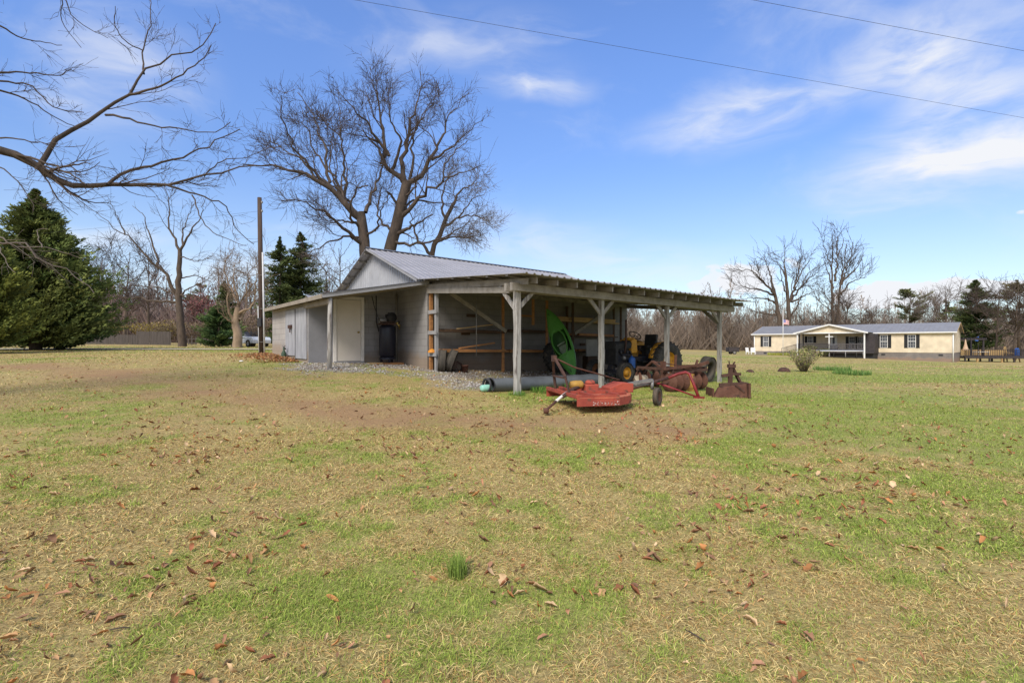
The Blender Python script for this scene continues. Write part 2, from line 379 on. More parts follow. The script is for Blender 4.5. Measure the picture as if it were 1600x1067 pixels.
def wedge(n, r0, r1, half=math.radians(52)):
    r = np.sqrt(rng.random(n)*(r1*r1-r0*r0)+r0*r0); a = (rng.random(n)*2-1)*half
    return r*np.sin(a), r*np.cos(a), r
SHED_FOOT = lambda u, v: ((u > -2.95) & (u < 9.3) & (v > 2.2) & (v < 8.3)) | ((u > 0) & (u < 9.3) & (v > 0) & (v < 8.3))
def blades(n, r0, r1, L0, w0, seg, half=52):
    x, y, r = wedge(n, r0, r1, math.radians(half))
    green, dirt, grav = fields(x, y); u, v = to_uv(x, y)
    keep = (rng.random(n) > dirt*.85) & (rng.random(n) > grav*1.02) & ~SHED_FOOT(u, v)
    x, y, r, green, dirt = x[keep], y[keep], r[keep], green[keep], dirt[keep]; n = len(x)
    isg = rng.random(n) < green*.74+.12
    z = gz(x, y)+(fbm(x, y, 1.2, 3, 21)-.5)*.05*np.clip(1-r/120, 0, 1)-.004
    clump = fbm(x, y, .18, 2, 31)
    L = L0*(.5+.9*rng.random(n))*np.where(isg, .72, 1.0)*(.55+.9*clump)
    pit = np.where(isg, .25+.85*rng.random(n), .04+.6*rng.random(n)**1.6)
    az = rng.random(n)*2*PI
    d = np.c_[np.cos(az)*np.cos(pit), np.sin(az)*np.cos(pit), np.sin(pit)]
    side = np.c_[-np.sin(az), np.cos(az), (rng.random(n)-.5)*1.2]; side /= np.linalg.norm(side, axis=1)[:, None]
    w = (w0*(.6+.8*rng.random(n)))[:, None]
    b = np.c_[x, y, z]
    k = rng.random((n, 1))
    straw = np.array([.84,.66,.285])*(.34+.85*k)*np.where(rng.random((n, 1)) < .3, [[.80,.62,.52]], [[1,1,1]])
    gcol = (np.array([.20,.30,.04])*(1-k)+np.array([.44,.50,.11])*k)*(.7+.6*rng.random((n, 1)))
    c = np.where(isg[:, None], gcol, straw)
    c = c*(1-.6*dirt[:, None])+np.array([.46,.29,.135])*.6*dirt[:, None]
    Lc = L[:, None]; sag = np.c_[np.zeros(n), np.zeros(n), -L*(.25+.35*rng.random(n))*np.cos(pit)]
    if seg == 2:
        m = b+d*Lc*.55; t = b+d*Lc+sag*.6
        V = np.stack([b-side*w, b+side*w, m+side*w*.8, m-side*w*.8, t], 1).reshape(-1, 3)
        i = np.arange(n)[:, None]*5
        fs = [np.hstack([i, i+1, i+2, i+3]), np.hstack([i+3, i+2, i+4])]
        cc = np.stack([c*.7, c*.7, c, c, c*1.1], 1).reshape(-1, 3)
    else:
        t = b+d*Lc+sag*.3
        V = np.stack([b-side*w, b+side*w, t], 1).reshape(-1, 3); i = np.arange(n)[:, None]*3
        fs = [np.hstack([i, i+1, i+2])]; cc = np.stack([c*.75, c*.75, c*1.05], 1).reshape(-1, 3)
    return V, fs, cc
def merge(parts):
    V = []; fs = {}; C = []; o = 0
    for v, f, c in parts:
        for a in f: fs.setdefault(a.shape[1], []).append(a+o)
        V.append(v); C.append(c); o += len(v)
    return np.concatenate(V), [np.concatenate(a) for a in fs.values()], np.concatenate(C)
V, fs, cc = merge([blades(290000, 1.2, 4.2, .056, .0016, 2, 72), blades(320000, 4.2, 8, .060, .0025, 2, 66),
                   blades(260000, 8, 15, .068, .0045, 1, 60), blades(120000, 15, 32, .085, .010, 1), blades(60000, 32, 60, .10, .022, 1)])
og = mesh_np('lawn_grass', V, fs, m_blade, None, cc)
tag(og, 'short dry straw coloured and green grass blades covering the lawn', 'grass', kind='stuff')

def leaf_scatter(x, y, size, cols, lift=.006):
    n = len(x)
    prof = np.array([(0,.03),(.2,.16),(.4,.30),(.55,.2),(.75,.27),(.9,.12),(1,.01)])
    m = len(prof); s = size[:, None]
    t = prof[None, :, 0]*s; hw = prof[None, :, 1]*s*(.7+.5*rng.random((n, m)))
    curl = (rng.random((n, 1))-.3)*3.0; cup = .2+rng.random((n, 1))*1.35
    ph = curl*prof[None, :, 0]
    cx = t*np.cos(ph*.7); cz = t*np.sin(ph)*.6+lift+.012*rng.random((n, 1))
    Ls = np.stack([cx, -hw*np.cos(cup*.9), cz+hw*np.sin(cup)], -1); Rs = np.stack([cx, hw*np.cos(cup*.9), cz+hw*np.sin(cup)], -1); Cs = np.stack([cx, hw*0, cz], -1)
    pts = np.concatenate([Ls, Cs, Rs], 1)
    az = rng.random(n)*2*PI; ti = (rng.random(n)-.5)*.9
    ca, sa, ct, st = np.cos(az), np.sin(az), np.cos(ti), np.sin(ti)
    a, b, c = pts[..., 0]-.5*s, pts[..., 1], pts[..., 2]
    b2 = b*ct[:, None]-c*st[:, None]; c2 = np.abs(b*st[:, None])*.8+c*ct[:, None]
    z0 = gz(x, y)
    V = np.stack([a*ca[:, None]-b2*sa[:, None]+x[:, None], a*sa[:, None]+b2*ca[:, None]+y[:, None], c2+z0[:, None]], -1).reshape(-1, 3)
    base = np.arange(n)[:, None]*3*m; F_ = []
    for j in range(m-1):
        F_.append(base+np.array([[j, j+1, m+j+1, m+j]])); F_.append(base+np.array([[m+j, m+j+1, 2*m+j+1, 2*m+j]]))
    k = rng.integers(0, len(cols), n); c0 = np.array(cols)[k]*(.7+.6*rng.random((n, 1)))
    C = np.repeat(c0, 3*m, 0)*(.85+.3*rng.random((n*3*m, 1)))
    return V, [np.concatenate(F_)], C
LC = [(.42,.19,.07),(.46,.27,.13),(.30,.12,.06),(.55,.38,.22),(.40,.21,.12),(.22,.12,.07)]
x, y, r = wedge(17000, 1.7, 12, math.radians(68))
cl = fbm(x, y, .9, 3, 41); keep = (rng.random(len(x)) < sst(.40, .66, cl)*1.0*np.clip(1.15-.085*r, .15, 1)+.10)
x, y, r = x[keep], y[keep], r[keep]
A1 = leaf_scatter(x, y, .028+.075*rng.random(len(x))**1.5, LC)
x, y, r = wedge(3000, 12, 26); keep = rng.random(len(x)) < .3; x, y = x[keep], y[keep]
u, v = to_uv(x, y); k2 = ~SHED_FOOT(u, v); A2 = leaf_scatter(x[k2], y[k2], .05+.05*rng.random(k2.sum()), LC)
uu = -3.1-np.abs(rng.normal(0, .55, 900)); vv = 2.6+4.8*rng.random(900)
x = SC[0]+.8*uu-.6*vv; y = SC[1]+.6*uu+.8*vv
A3 = leaf_scatter(x, y, .07+.06*rng.random(900), LC, .03)
V, fs, cc = merge([A1, A2, A3])
tag(mesh_np('fallen_leaves', V, fs, m_leaf, None, cc), 'dry brown curled oak leaves scattered over the lawn', 'leaves', kind='stuff')
n = 26000; u = -4.2+14*rng.random(n); v = -4.6+7.0*rng.random(n); x = SC[0]+.8*u-.6*v; y = SC[1]+.6*u+.8*v
_, _, gr = fields(x, y); keep = (rng.random(n) < gr*.95) & ~SHED_FOOT(u, v); x, y, u, v = x[keep], y[keep], u[keep], v[keep]; n = len(x)
rad = .010+.028*rng.random(n)**2; z = gz(x, y)+(fbm(x, y, 1.2, 3, 21)-.5)*.05+rad*.3
oc = np.array([(1,0,0),(-1,0,0),(0,1,0),(0,-1,0),(0,0,.7),(0,0,-.7)]); an = rng.random(n)*PI; jt = .7+.6*rng.random((n, 6, 1))
q = oc[None]*jt; qx = q[..., 0]*np.cos(an)[:, None]-q[..., 1]*np.sin(an)[:, None]; qy = q[..., 0]*np.sin(an)[:, None]+q[..., 1]*np.cos(an)[:, None]
V = np.stack([qx*rad[:, None]+x[:, None], qy*rad[:, None]+y[:, None], q[..., 2]*rad[:, None]+z[:, None]], -1).reshape(-1, 3)
T = np.array([(0,2,4),(2,1,4),(1,3,4),(3,0,4),(2,0,5),(1,2,5),(3,1,5),(0,3,5)]); Ft = (np.arange(n)*6)[:, None, None]+T[None]
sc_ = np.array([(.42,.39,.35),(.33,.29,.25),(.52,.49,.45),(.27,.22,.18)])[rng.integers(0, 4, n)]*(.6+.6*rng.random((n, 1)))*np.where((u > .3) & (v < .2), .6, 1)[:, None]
tag(mesh_np('gravel', V, [Ft.reshape(-1, 3)], MC('gravel_stone', .9), None, np.repeat(sc_, 6, 0)), 'grey and tan gravel stones spread before the door and under the carport', 'gravel', kind='stuff')
# twigs lying on the lawn
b = MB()
for i in range(16):
    r_ = 2.6+random.random()**1.5*10; a = random.uniform(-.85, .85); x0, y0 = r_*math.sin(a), r_*math.cos(a); an = random.random()*PI; L = random.uniform(.04, .11)
    p = [(x0+math.cos(an)*L*t+random.uniform(-.01,.01), y0+math.sin(an)*L*t+random.uniform(-.01,.01), 0) for t in (-.5, 0, .5)]
    b.tube([(q[0], q[1], g1(q[0], q[1])+.022) for q in p], [.003, .004, .002], 4)
tag(b.build('twig_litter', m_bark_big), 'thin broken twigs scattered in the lawn grass', 'twigs', kind='stuff')

def tuft(name, base, n, L, spread, w, c1, c2, label, cat='grass tuft', lean=.5):
    az = rng.random(n)*2*PI; pit = PI/2-np.abs(rng.normal(0, lean, n)); r = spread*np.sqrt(rng.random(n)); a2 = rng.random(n)*2*PI
    bs = np.c_[r*np.cos(a2), r*np.sin(a2), np.zeros(n)]
    d = np.c_[np.cos(az)*np.cos(pit), np.sin(az)*np.cos(pit), np.sin(pit)]; s = np.c_[-np.sin(az), np.cos(az), np.zeros(n)]*w
    Lc = (L*(.5+.6*rng.random(n)))[:, None]
    m_ = bs+d*Lc*.55; t = bs+d*Lc+np.c_[np.cos(az), np.sin(az), -np.ones(n)*.6]*Lc*.12
    V = np.stack([bs-s, bs+s, m_+s*.8, m_-s*.8, t], 1).reshape(-1, 3); i = np.arange(n)[:, None]*5
    k = rng.random((n, 1)); c = np.array(c1)*k+np.array(c2)*(1-k)
    o = mesh_np(name, V, [np.hstack([i, i+1, i+2, i+3]), np.hstack([i+3, i+2, i+4])], m_blade, None, np.stack([c*.6, c*.6, c, c, c*1.1], 1).reshape(-1, 3))
    o.location = base; return tag(o, label, cat)
tuft('grass_tuft', gp(714, 900), 240, .18, .06, .0020, (.20,.32,.05), (.34,.42,.11), 'tall bright green grass tuft standing alone in the foreground lawn', lean=.27)
tuft('grass_tuft', gp(1330, 585), 420, .30, .8, .012, (.10,.22,.05), (.20,.30,.08), 'clump of dark green leafy weeds at the right of the field shrub', lean=.6)
tuft('grass_tuft', gp(1300, 579), 460, .34, .9, .012, (.10,.22,.05), (.20,.30,.08), 'clump of green bulb leaves directly behind the field shrub', lean=.6)
tuft('grass_tuft', gp(808, 618), 160, .16, .2, .004, (.08,.22,.03), (.2,.33,.06), 'lush green weeds round the foot of the peeling corner post', lean=.5)
for i, (px, py, lb) in enumerate(((850,613,'lush green weeds along the grey roll behind the red mower'),(890,606,'green weeds between the grey roll and the mower gearbox'))):
    tuft('grass_tuft', gp(px, py), 240, .2, .35, .005, (.08,.22,.03), (.2,.33,.06), lb, lean=.5)

# ------------------------------------------------------------------ trees
def norm(a): return a/np.maximum(np.linalg.norm(a, axis=-1, keepdims=True), 1e-9)
def resample(pts, n):
    pts = np.asarray(pts, float); d = np.r_[0, np.cumsum(np.linalg.norm(np.diff(pts, axis=0), axis=1))]
    # smooth by quadratic resampling of a densified Catmull-Rom
    out = []; m = len(pts)
    for i in range(m-1):
        p0, p1, p2, p3 = pts[max(i-1, 0)], pts[i], pts[i+1], pts[min(i+2, m-1)]
        for t in np.linspace(0, 1, 8, endpoint=False):
            out.append(.5*((2*p1)+(-p0+p2)*t+(2*p0-5*p1+4*p2-p3)*t*t+(-p0+3*p1-3*p2+p3)*t**3))
    out.append(pts[-1]); out = np.array(out)
    d = np.r_[0, np.cumsum(np.linalg.norm(np.diff(out, axis=0), axis=1))]
    s = np.linspace(0, d[-1], n)
    return np.stack([np.interp(s, d, out[:, k]) for k in range(3)], 1)
def children(lv, R, per, ratio, ang, rrat, n, wig=.18, up=.05, tmin=.25, rmin=.004, lmin=.15, minr=None):
    """lv=(pts[M,n,3], rad[M,n], length[M]) -> next level"""
    pts, rad, Ln = lv; Mn, k, _ = pts.shape
    cnt = R.poisson(per*np.clip(Ln/max(Ln.mean(), 1e-6), .15, 1.7))
    idx = np.repeat(np.arange(Mn), cnt); m = len(idx)
    t = tmin+(1-tmin)*R.random(m)**.8; f = t*(k-1); i0 = np.minimum(f.astype(int), k-2); fr = (f-i0)[:, None]
    st = pts[idx, i0]*(1-fr)+pts[idx, i0+1]*fr; tan = norm(pts[idx, i0+1]-pts[idx, i0])
    r0 = rad[idx, i0]*(1-fr[:, 0])+rad[idx, i0+1]*fr[:, 0]
    rnd = norm(R.normal(size=(m, 3))); per_ = norm(rnd-tan*(rnd*tan).sum(1)[:, None])
    a = ang*(.6+.8*R.random(m))[:, None]; d = norm(tan*np.cos(a)+per_*np.sin(a))
    L = np.maximum(Ln[idx]*ratio*(.55+.8*R.random(m))*np.maximum(1.25-1.1*t, .18), lmin*(.5+.7*R.random(m)))
    rr = np.maximum(r0*rrat*(.6+.5*R.random(m)), rmin)
    out = np.empty((m, n, 3)); out[:, 0] = st
    for j in range(1, n):
        d = norm(d+R.normal(size=(m, 3))*wig+np.array([0, 0, up])); out[:, j] = out[:, j-1]+d*(L/(n-1))[:, None]
    taper = np.linspace(1, .25, n)[None]
    return out, np.maximum(rr[:, None]*taper, rmin*.6), L
def tubes(levels):
    """levels: list of ((pts, rad, L), sides) -> verts, quads"""
    Vs = []; Fs = []; o = 0
    for (pts, rad, _), k in levels:
        m, n, _ = pts.shape
        if m == 0: continue
        t = np.empty_like(pts); t[:, 1:-1] = pts[:, 2:]-pts[:, :-2]; t[:, 0] = pts[:, 1]-pts[:, 0]; t[:, -1] = pts[:, -1]-pts[:, -2]; t = norm(t)
        ref = np.where(np.abs(t[:, :1, 2:3]) > .8, np.array([1., 0, 0]), np.array([0, 0, 1.])); ref = np.broadcast_to(ref, t.shape)
        x = norm(np.cross(ref, t)); y = np.cross(t, x)
        if k == 2:
            Vv = np.stack([pts-x*rad[..., None], pts+x*rad[..., None]], 2)
        else:
            a = np.arange(k)*2*PI/k
            Vv = pts[:, :, None]+rad[:, :, None, None]*(x[:, :, None]*np.cos(a)[None, None, :, None]+y[:, :, None]*np.sin(a)[None, None, :, None])
        base = o+(np.arange(m)*n*k)[:, None, None]+(np.arange(n-1)*k)[None, :, None]
        j = np.arange(k if k > 2 else 1)[None, None]; j2 = (np.arange(k if k > 2 else 1)+1)[None, None] % k
        q = np.stack([base+j, base+j2, base+k+j2, base+k+j], -1).reshape(-1, 4)
        Vs.append(Vv.reshape(-1, 3)); Fs.append(q); o += m*n*k
    return np.concatenate(Vs), np.concatenate(Fs)
def limbs_level(limbs, n, jit, R):
    ps = []; rs = []; Ls = []
    for pts, r0, r1 in limbs:
        p = resample(pts, n); L = np.linalg.norm(np.diff(p, axis=0), axis=1).sum()
        p[1:-1] += R.normal(size=(n-2, 3))*jit*L
        ps.append(p); rs.append(r1+(r0-r1)*(1-np.linspace(0, 1, n))**(1.5 if r1 < r0*.4 else 1.0)); Ls.append(L)
    return np.array(ps), np.array(rs), np.array(Ls)
def bare_tree(name, base, trunks, limbs, seed, spec, label, mt=None, mc=None, cat='bare tree', group=None, jit=.012, rmin=.01, trunk_child=0):
    """trunks/limbs: world polylines with radii; spec: list of (per, ratio, ang, rrat, n, sides, up)"""
    R = np.random.default_rng(seed); base = np.asarray(base, float)
    root = empty(name, base, 0, label, cat, group)
    T = limbs_level([(np.asarray(p)-base, a, b_) for p, a, b_ in trunks], 16, .003, R)
    L0 = limbs_level([(np.asarray(p)-base, a, b_) for p, a, b_ in limbs], 16, jit, R) if limbs else None
    tl = [(T, 14)]
    if L0 is not None: tl.append((L0, 9))
    V, Q = tubes(tl); mesh_np('trunk', V, [Q], mt or m_bark_grey, root, smooth=True)
    cur = L0 if L0 is not None else T; lv = []
    if trunk_child and L0 is not None:
        c = children(T, R, trunk_child, .35, 1.0, .35, 9, up=.04, tmin=.45, rmin=rmin)
        lv.append((c, 5)); c2 = children(c, R, 4, .45, .7, .6, 6, rmin=rmin); lv.append((c2, 3)); lv.append((children(c2, R, 3, .5, .7, .6, 5, rmin=rmin), 3))
    for per, ratio, ang, rrat, n, sides, up in spec:
        cur = children(cur, R, per, ratio, ang, rrat, n, up=up, rmin=rmin, lmin=rmin*70, wig=.13, tmin=.15); lv.append((cur, sides))
    V, Q = tubes(lv); mesh_np('crown', V, [Q], mc or m_twig, root, smooth=True)
    return root
def px_limb(pts, Y0, Y1, r0, r1):
    n = len(pts); return ([P(px, py, Y0+(Y1-Y0)*i/(n-1)) for i, (px, py) in enumerate(pts)], r0, r1)

# --- limb of the oak that overhangs the foreground, its trunk just outside the view
FG = [((-40,229),(0,234),(37,247),(75,276),(124,296),(139,294),(165,287),(210,287),(262,290),(319,276),(356,266),(400,259)), 
      ((58,266),(90,221),(124,195),(161,174),(202,148),(225,120),(240,101),(285,86),(322,67),(337,37))]
FL = [px_limb(FG[0], 8.6, 9.6, .112, .014), px_limb(FG[1], 8.8, 10.2, .066, .010),
 px_limb(((202,148),(232,141),(277,122),(319,90),(330,71)), 9.4, 9.0, .035, .01),
 px_limb(((225,116),(223,79),(236,34),(234,-10)), 9.6, 10.3, .024, .008),
 px_limb(((223,79),(199,67),(180,41),(180,10)), 9.8, 9.4, .016, .006),
 px_limb(((165,180),(195,184),(240,195),(285,202),(337,206),(360,191)), 9.2, 8.6, .03, .008),
 px_limb(((168,289),(187,274),(232,259),(289,244),(326,225),(375,202)), 9.1, 10, .045, .011),
 px_limb(((262,290),(315,307),(352,322),(371,360),(397,382)), 9.3, 9.9, .028, .008),
 px_limb(((300,319-14),(319,349),(345,370),(385,384)), 9.4, 8.8, .018, .006),
 px_limb(((-40,120),(0,116),(34,112),(86,118),(112,109)), 8.2, 8.8, .03, .008),
 px_limb(((-40,130),(0,142),(45,157),(86,184),(116,197)), 8.2, 9, .03, .008),
 px_limb(((-40,118),(0,127),(49,135),(86,169),(131,176)), 8.0, 8.5, .026, .008),
 px_limb(((-40,25),(0,41),(37,60),(97,71)), 7.6, 8.2, .026, .006),
 px_limb(((-40,215),(0,217),(49,221),(90,225)), 8.0, 7.6, .026, .007),
 px_limb(((22,240),(75,255),(112,274),(135,289)), 8.7, 8.3, .03, .012),
 px_limb(((60,-60),(101,0),(112,26),(139,45),(169,60)), 7.4, 7.7, .02, .005),
 px_limb(((70,-60),(96,0),(97,34),(127,75)), 7.4, 7.8, .016, .005),
 px_limb(((319,276),(350,250),(385,246),(420,230)), 9.5, 10, .018, .006),
 px_limb(((-40,280),(0,262),(40,300),(52,330)), 8.2, 7.8, .022, .006)]
tb = np.array([-11.2, 7.6, g1(-11.2, 7.6)])
trunk = ([tb-[0,0,.2], tb+[.05,0,1.5], tb+[.2,.1,3.2], tb+[.3,.1,5.2], tb+[.1,.3,8.0], tb+[-.5,.2,11]], .42, .16)
FL = [(p, a*.70, b_*.8) for p, a, b_ in FL]
j0 = tb+[.28,.1,4.3]
FL += [([j0, (j0+np.array(FL[0][0][0]))/2+[0,.1,.25], FL[0][0][0]], .17, .112),
       ([tb+[.25,.2,5.8], (tb+[.25,.2,5.8]+np.array(FL[9][0][0]))/2+[0,0,.1], FL[9][0][0]], .07, .03),
       ([tb+[.25,.2,5.6], FL[10][0][0]], .06, .03), ([tb+[.25,.2,5.9], FL[11][0][0]], .06, .026),
       ([tb+[.2,.2,6.6], FL[12][0][0]], .06, .026), ([tb+[.3,.1,4.6], FL[13][0][0]], .06, .026),
       ([tb+[.2,.2,7.4], FL[15][0][0]], .06, .02), ([tb+[.2,.2,7.4], FL[16][0][0]], .05, .016), ([tb+[.3,.1,4.1], FL[18][0][0]], .05, .022)]
bare_tree('oak_tree', tb, [trunk], FL, 11, [(7,.28,.6,.42,10,5,.04),(5,.52,.62,.6,8,4,.03),(2.2,.58,.62,.7,5,3,.02)],
 'bare oak reaching long dark limbs across the upper left sky', m_bark_big, m_twig, rmin=.0032, jit=.006)
# --- pale drooping dead branches in front of the cedar
DL = [px_limb(((-60,360),(0,379),(34,384),(73,408),(110,426),(147,458)), 8, 8.6, .022, .006),
      px_limb(((-60,350),(0,369),(31,387),(66,387),(105,395),(131,405)), 7.8, 8.4, .018, .005),
      px_limb(((-20,372),(0,387),(10,411),(24,426)), 7.8, 7.7, .012, .004),
      px_limb(((66,387),(58,360),(75,358)), 8.1, 8.2, .009, .004)]
tb2 = np.array([-10.2, 6.2, g1(-10.2, 6.2)])
t2 = ([tb2-[0,0,.2], tb2+[0,0,1.5], tb2+[.15,.1,3.2], tb2+[.1,.2,5]], .13, .05)
DL += [([tb2+[.15,.1,3.3], DL[0][0][0]], .04, .022), ([tb2+[.15,.1,3.6], DL[1][0][0]], .035, .018), ([tb2+[.15,.1,3.1], DL[2][0][0]], .03, .012)]
bare_tree('dead_tree', tb2, [t2], DL, 12, [(5,.3,.7,.5,7,4,-.03),(3,.5,.7,.6,5,3,-.02)], 'pale grey dead branches drooping in front of the large dark cedar', m_twig_grey, m_twig_grey, rmin=.003)

SPEC_BIG = [(8.5,.38,.55,.5,11,6,.035),(4.6,.5,.62,.55,8,4,.03),(3.0,.52,.65,.6,6,3,.03),(1.2,.6,.6,.7,4,3,.03)]
# --- twin giants behind the shed
YA = 29.0; bA = ga(571, YA)
tA = [([bA-[0,0,.3], P(571,470,YA), P(570,400,YA), P(566,350,YA), P(563,332,YA)], .42, .26)]
lA = [px_limb(((564,342),(541,319),(511,290),(491,278),(446,263),(400,260),(380,257)), YA, YA-2.5, 0.221, .03),
 px_limb(((524,303),(495,270),(462,231),(442,185),(439,149)), YA-.6, YA-3, 0.111, .02),
 px_limb(((511,288),(514,267),(505,224),(491,185),(465,145)), YA-.8, YA+1, 0.102, .02),
 px_limb(((537,318),(541,286),(537,254),(533,217),(511,191),(498,181)), YA, YA+2.2, 0.102, .02),
 px_limb(((533,217),(533,191),(529,145)), YA+1.2, YA+2, 0.043, .015),
 px_limb(((571,332),(584,296),(598,260),(602,225)), YA, YA+2.5, 0.119, .02),
 px_limb(((564,380),(537,358),(505,332),(472,316),(439,314)), YA-.2, YA-4, 0.119, .02),
 px_limb(((541,319),(520,275),(490,240),(478,200),(470,165)), YA-.3, YA+3, 0.093, .02),
 px_limb(((491,278),(470,250),(430,225),(405,205)), YA-1.2, YA+.5, 0.068, .015),
 px_limb(((566,360),(548,335),(555,300),(575,290)), YA, YA-2.5, 0.085, .03),
 px_limb(((564,372),(535,372),(500,385),(480,400)), YA, YA-2, .08, .02), px_limb(((568,372),(590,352),(596,325),(615,300)), YA, YA-2, .09, .012),
 px_limb(((560,335),(530,300),(515,255),(522,215),(515,180)), YA, YA+3, .09, .012), px_limb(((566,355),(540,345),(515,350),(490,345)), YA, YA+2, .08, .012)]
bare_tree('hardwood_tree', bA, tA, lA, 21, SPEC_BIG, 'huge bare tree behind the gable peak with limbs sweeping left', m_bark_big, m_twig, rmin=.0095)
YB = 30.5; bB = ga(606, YB)
tB = [([bB-[0,0,.3], P(604,470,YB), P(610,392,YB), P(622,339,YB), P(636,284,YB)], .46, .28)]
lB = [px_limb(((636,288),(610,267),(597,244),(583,224),(567,203)), YB, YB-1.5, 0.204, .03),
 px_limb(((600,246),(597,191),(586,150),(581,118),(577,104)), YB-.5, YB+1, 0.119, .015),
 px_limb(((612,266),(626,224),(610,185),(606,125)), YB, YB-2, 0.111, .015),
 px_limb(((608,244),(577,198),(557,175),(518,132)), YB-.8, YB-3, 0.102, .015),
 px_limb(((632,284),(629,244),(642,191),(656,148),(657,112)), YB, YB+2, 0.170, .015),
 px_limb(((638,286),(659,273),(675,250),(695,204),(711,168),(728,149)), YB, YB+1, 0.170, .015),
 px_limb(((675,250),(701,234),(734,204),(757,181)), YB+.5, YB-1.5, 0.085, .012),
 px_limb(((624,345),(659,306),(692,283),(724,270),(757,257)), YB, YB-2.5, 0.153, .015),
 px_limb(((618,368),(632,360),(652,349),(677,335)), YB, YB-1.5, .14, .03),
 px_limb(((640,280),(649,204),(675,165),(688,139)), YB, YB+3.2, 0.093, .012),
 px_limb(((626,330),(612,306),(605,300)), YB, YB-1, 0.085, .06),
 px_limb(((692,283),(700,250),(728,222),(752,215)), YB-1.5, YB-.5, .06, .012),
 px_limb(((622,345),(640,318),(668,316),(700,318),(735,300)), YB, YB+2.5, .10, .012), px_limb(((612,375),(650,382),(690,372),(730,350),(765,345)), YB, YB-2.5, .10, .012),
 px_limb(((616,362),(596,345),(590,318),(598,290),(590,262)), YB, YB+2, .09, .012), px_limb(((630,310),(648,290),(655,262),(668,235)), YB, YB-2, .08, .012)]
bare_tree('hardwood_tree', bB, tB, lB, 22, SPEC_BIG, 'tallest bare tree behind the shed roof with a thick forked trunk', m_bark_big, m_twig, rmin=.0095)
YC = 33.0; bC = ga(676, YC)
tC = [([bC-[0,0,.3], P(676,470,YC), P(676,398,YC), P(688,362,YC), P(706,324,YC)], .25, .12)]
lC = [px_limb(((704,328),(718,300),(734,290),(751,273)), YC, YC+1, .12, .015), px_limb(((690,358),(716,340),(745,338),(765,352)), YC, YC-1.5, .1, .015),
 px_limb(((680,380),(700,372),(730,372),(752,380)), YC, YC-1, .09, .015), px_limb(((676,400),(650,370),(642,330),(640,300)), YC, YC+1.5, .12, .015),
 px_limb(((696,345),(690,310),(700,280),(716,262)), YC, YC+2, .1, .015), px_limb(((716,340),(740,310),(757,305)), YC-.8, YC-2, .06, .012)]
bare_tree('hardwood_tree', bC, tC, lC, 23, SPEC_BIG[:3]+[(1.6,.55,.7,.7,4,3,.0)], 'lower spreading bare tree leaning right behind the shed ridge', m_bark_grey, m_twig_grey, rmin=.0095)
# --- bare tree in the left field
YD = 45.0; bD = ga(285, YD)
tD = [([bD-[0,0,.2], P(282,500,YD), P(279,460,YD), P(280,420,YD), P(281,389,YD)], .36, .16)]
lD = [px_limb(((281,392),(267,355),(264,310),(258,286)), YD, YD+1, .12, .02), px_limb(((281,392),(297,364),(315,334),(318,310)), YD, YD-1, .12, .02),
 px_limb(((285,385),(288,355),(303,319)), YD, YD+2, .09, .02), px_limb(((276,458),(246,415),(195,367),(150,331)), YD, YD-2, .17, .02),
 px_limb(((248,420),(246,400),(225,340),(207,322)), YD-.4, YD+1, .12, .02), px_limb(((195,367),(180,331),(168,307)), YD-1, YD-1, .06, .015),
 px_limb(((276,473),(225,469),(186,460),(165,424),(150,400)), YD, YD-1.5, .12, .015), px_limb(((277,461),(240,448),(192,446)), YD, YD+2, .09, .015),
 px_limb(((282,461),(300,448),(330,436)), YD, YD-2, .08, .015), px_limb(((280,436),(306,431),(336,445)), YD, YD+1, .07, .015),
 px_limb(((280,400),(306,408),(330,400)), YD, YD-1, .06, .015), px_limb(((279,462),(300,462),(324,472)), YD, YD-1, .06, .015)]
bare_tree('hardwood_tree', bD, tD, lD, 24, [(6,.42,.55,.45,9,5,.07),(3.2,.5,.6,.6,6,3,.05),(1.2,.6,.6,.7,4,3,.03)], 'bare tree with a straight trunk alone at the left field edge', m_bark_grey, m_twig, rmin=.013)
# --- pale-trunked multi-stem tree by the pole
YE = 38.0; bE = ga(371, YE)
tE = [([bE-[0,0,.2], P(371,520,YE), P(368,505,YE), P(372,480,YE)], .36, .2)]
lE = [px_limb(((370,515),(358,490),(356,460),(348,435)), YE, YE-1, .15, .02), px_limb(((372,500),(372,470),(366,440),(368,410)), YE, YE+1, .16, .02),
 px_limb(((373,500),(384,480),(385,450),(392,425)), YE, YE+1.5, .15, .02), px_limb(((373,490),(395,475),(400,445),(402,420)), YE, YE-1, .1, .02),
 px_limb(((369,508),(350,495),(335,480)), YE, YE-1.5, .08, .02), px_limb(((372,475),(360,450),(352,420),(356,395)), YE, YE+2, .1, .02)]
bare_tree('hardwood_tree', bE, tE, lE, 25, [(9,.42,.6,.4,8,4,.06),(5,.5,.7,.6,5,3,.04),(2.5,.5,.7,.7,4,3,.0)], 'pale tan many stemmed bare tree just left of the utility pole', m_bark_pale, M('twig_tan', (.27,.19,.13), (.19,.14,.10), 2, .9), rmin=.012)
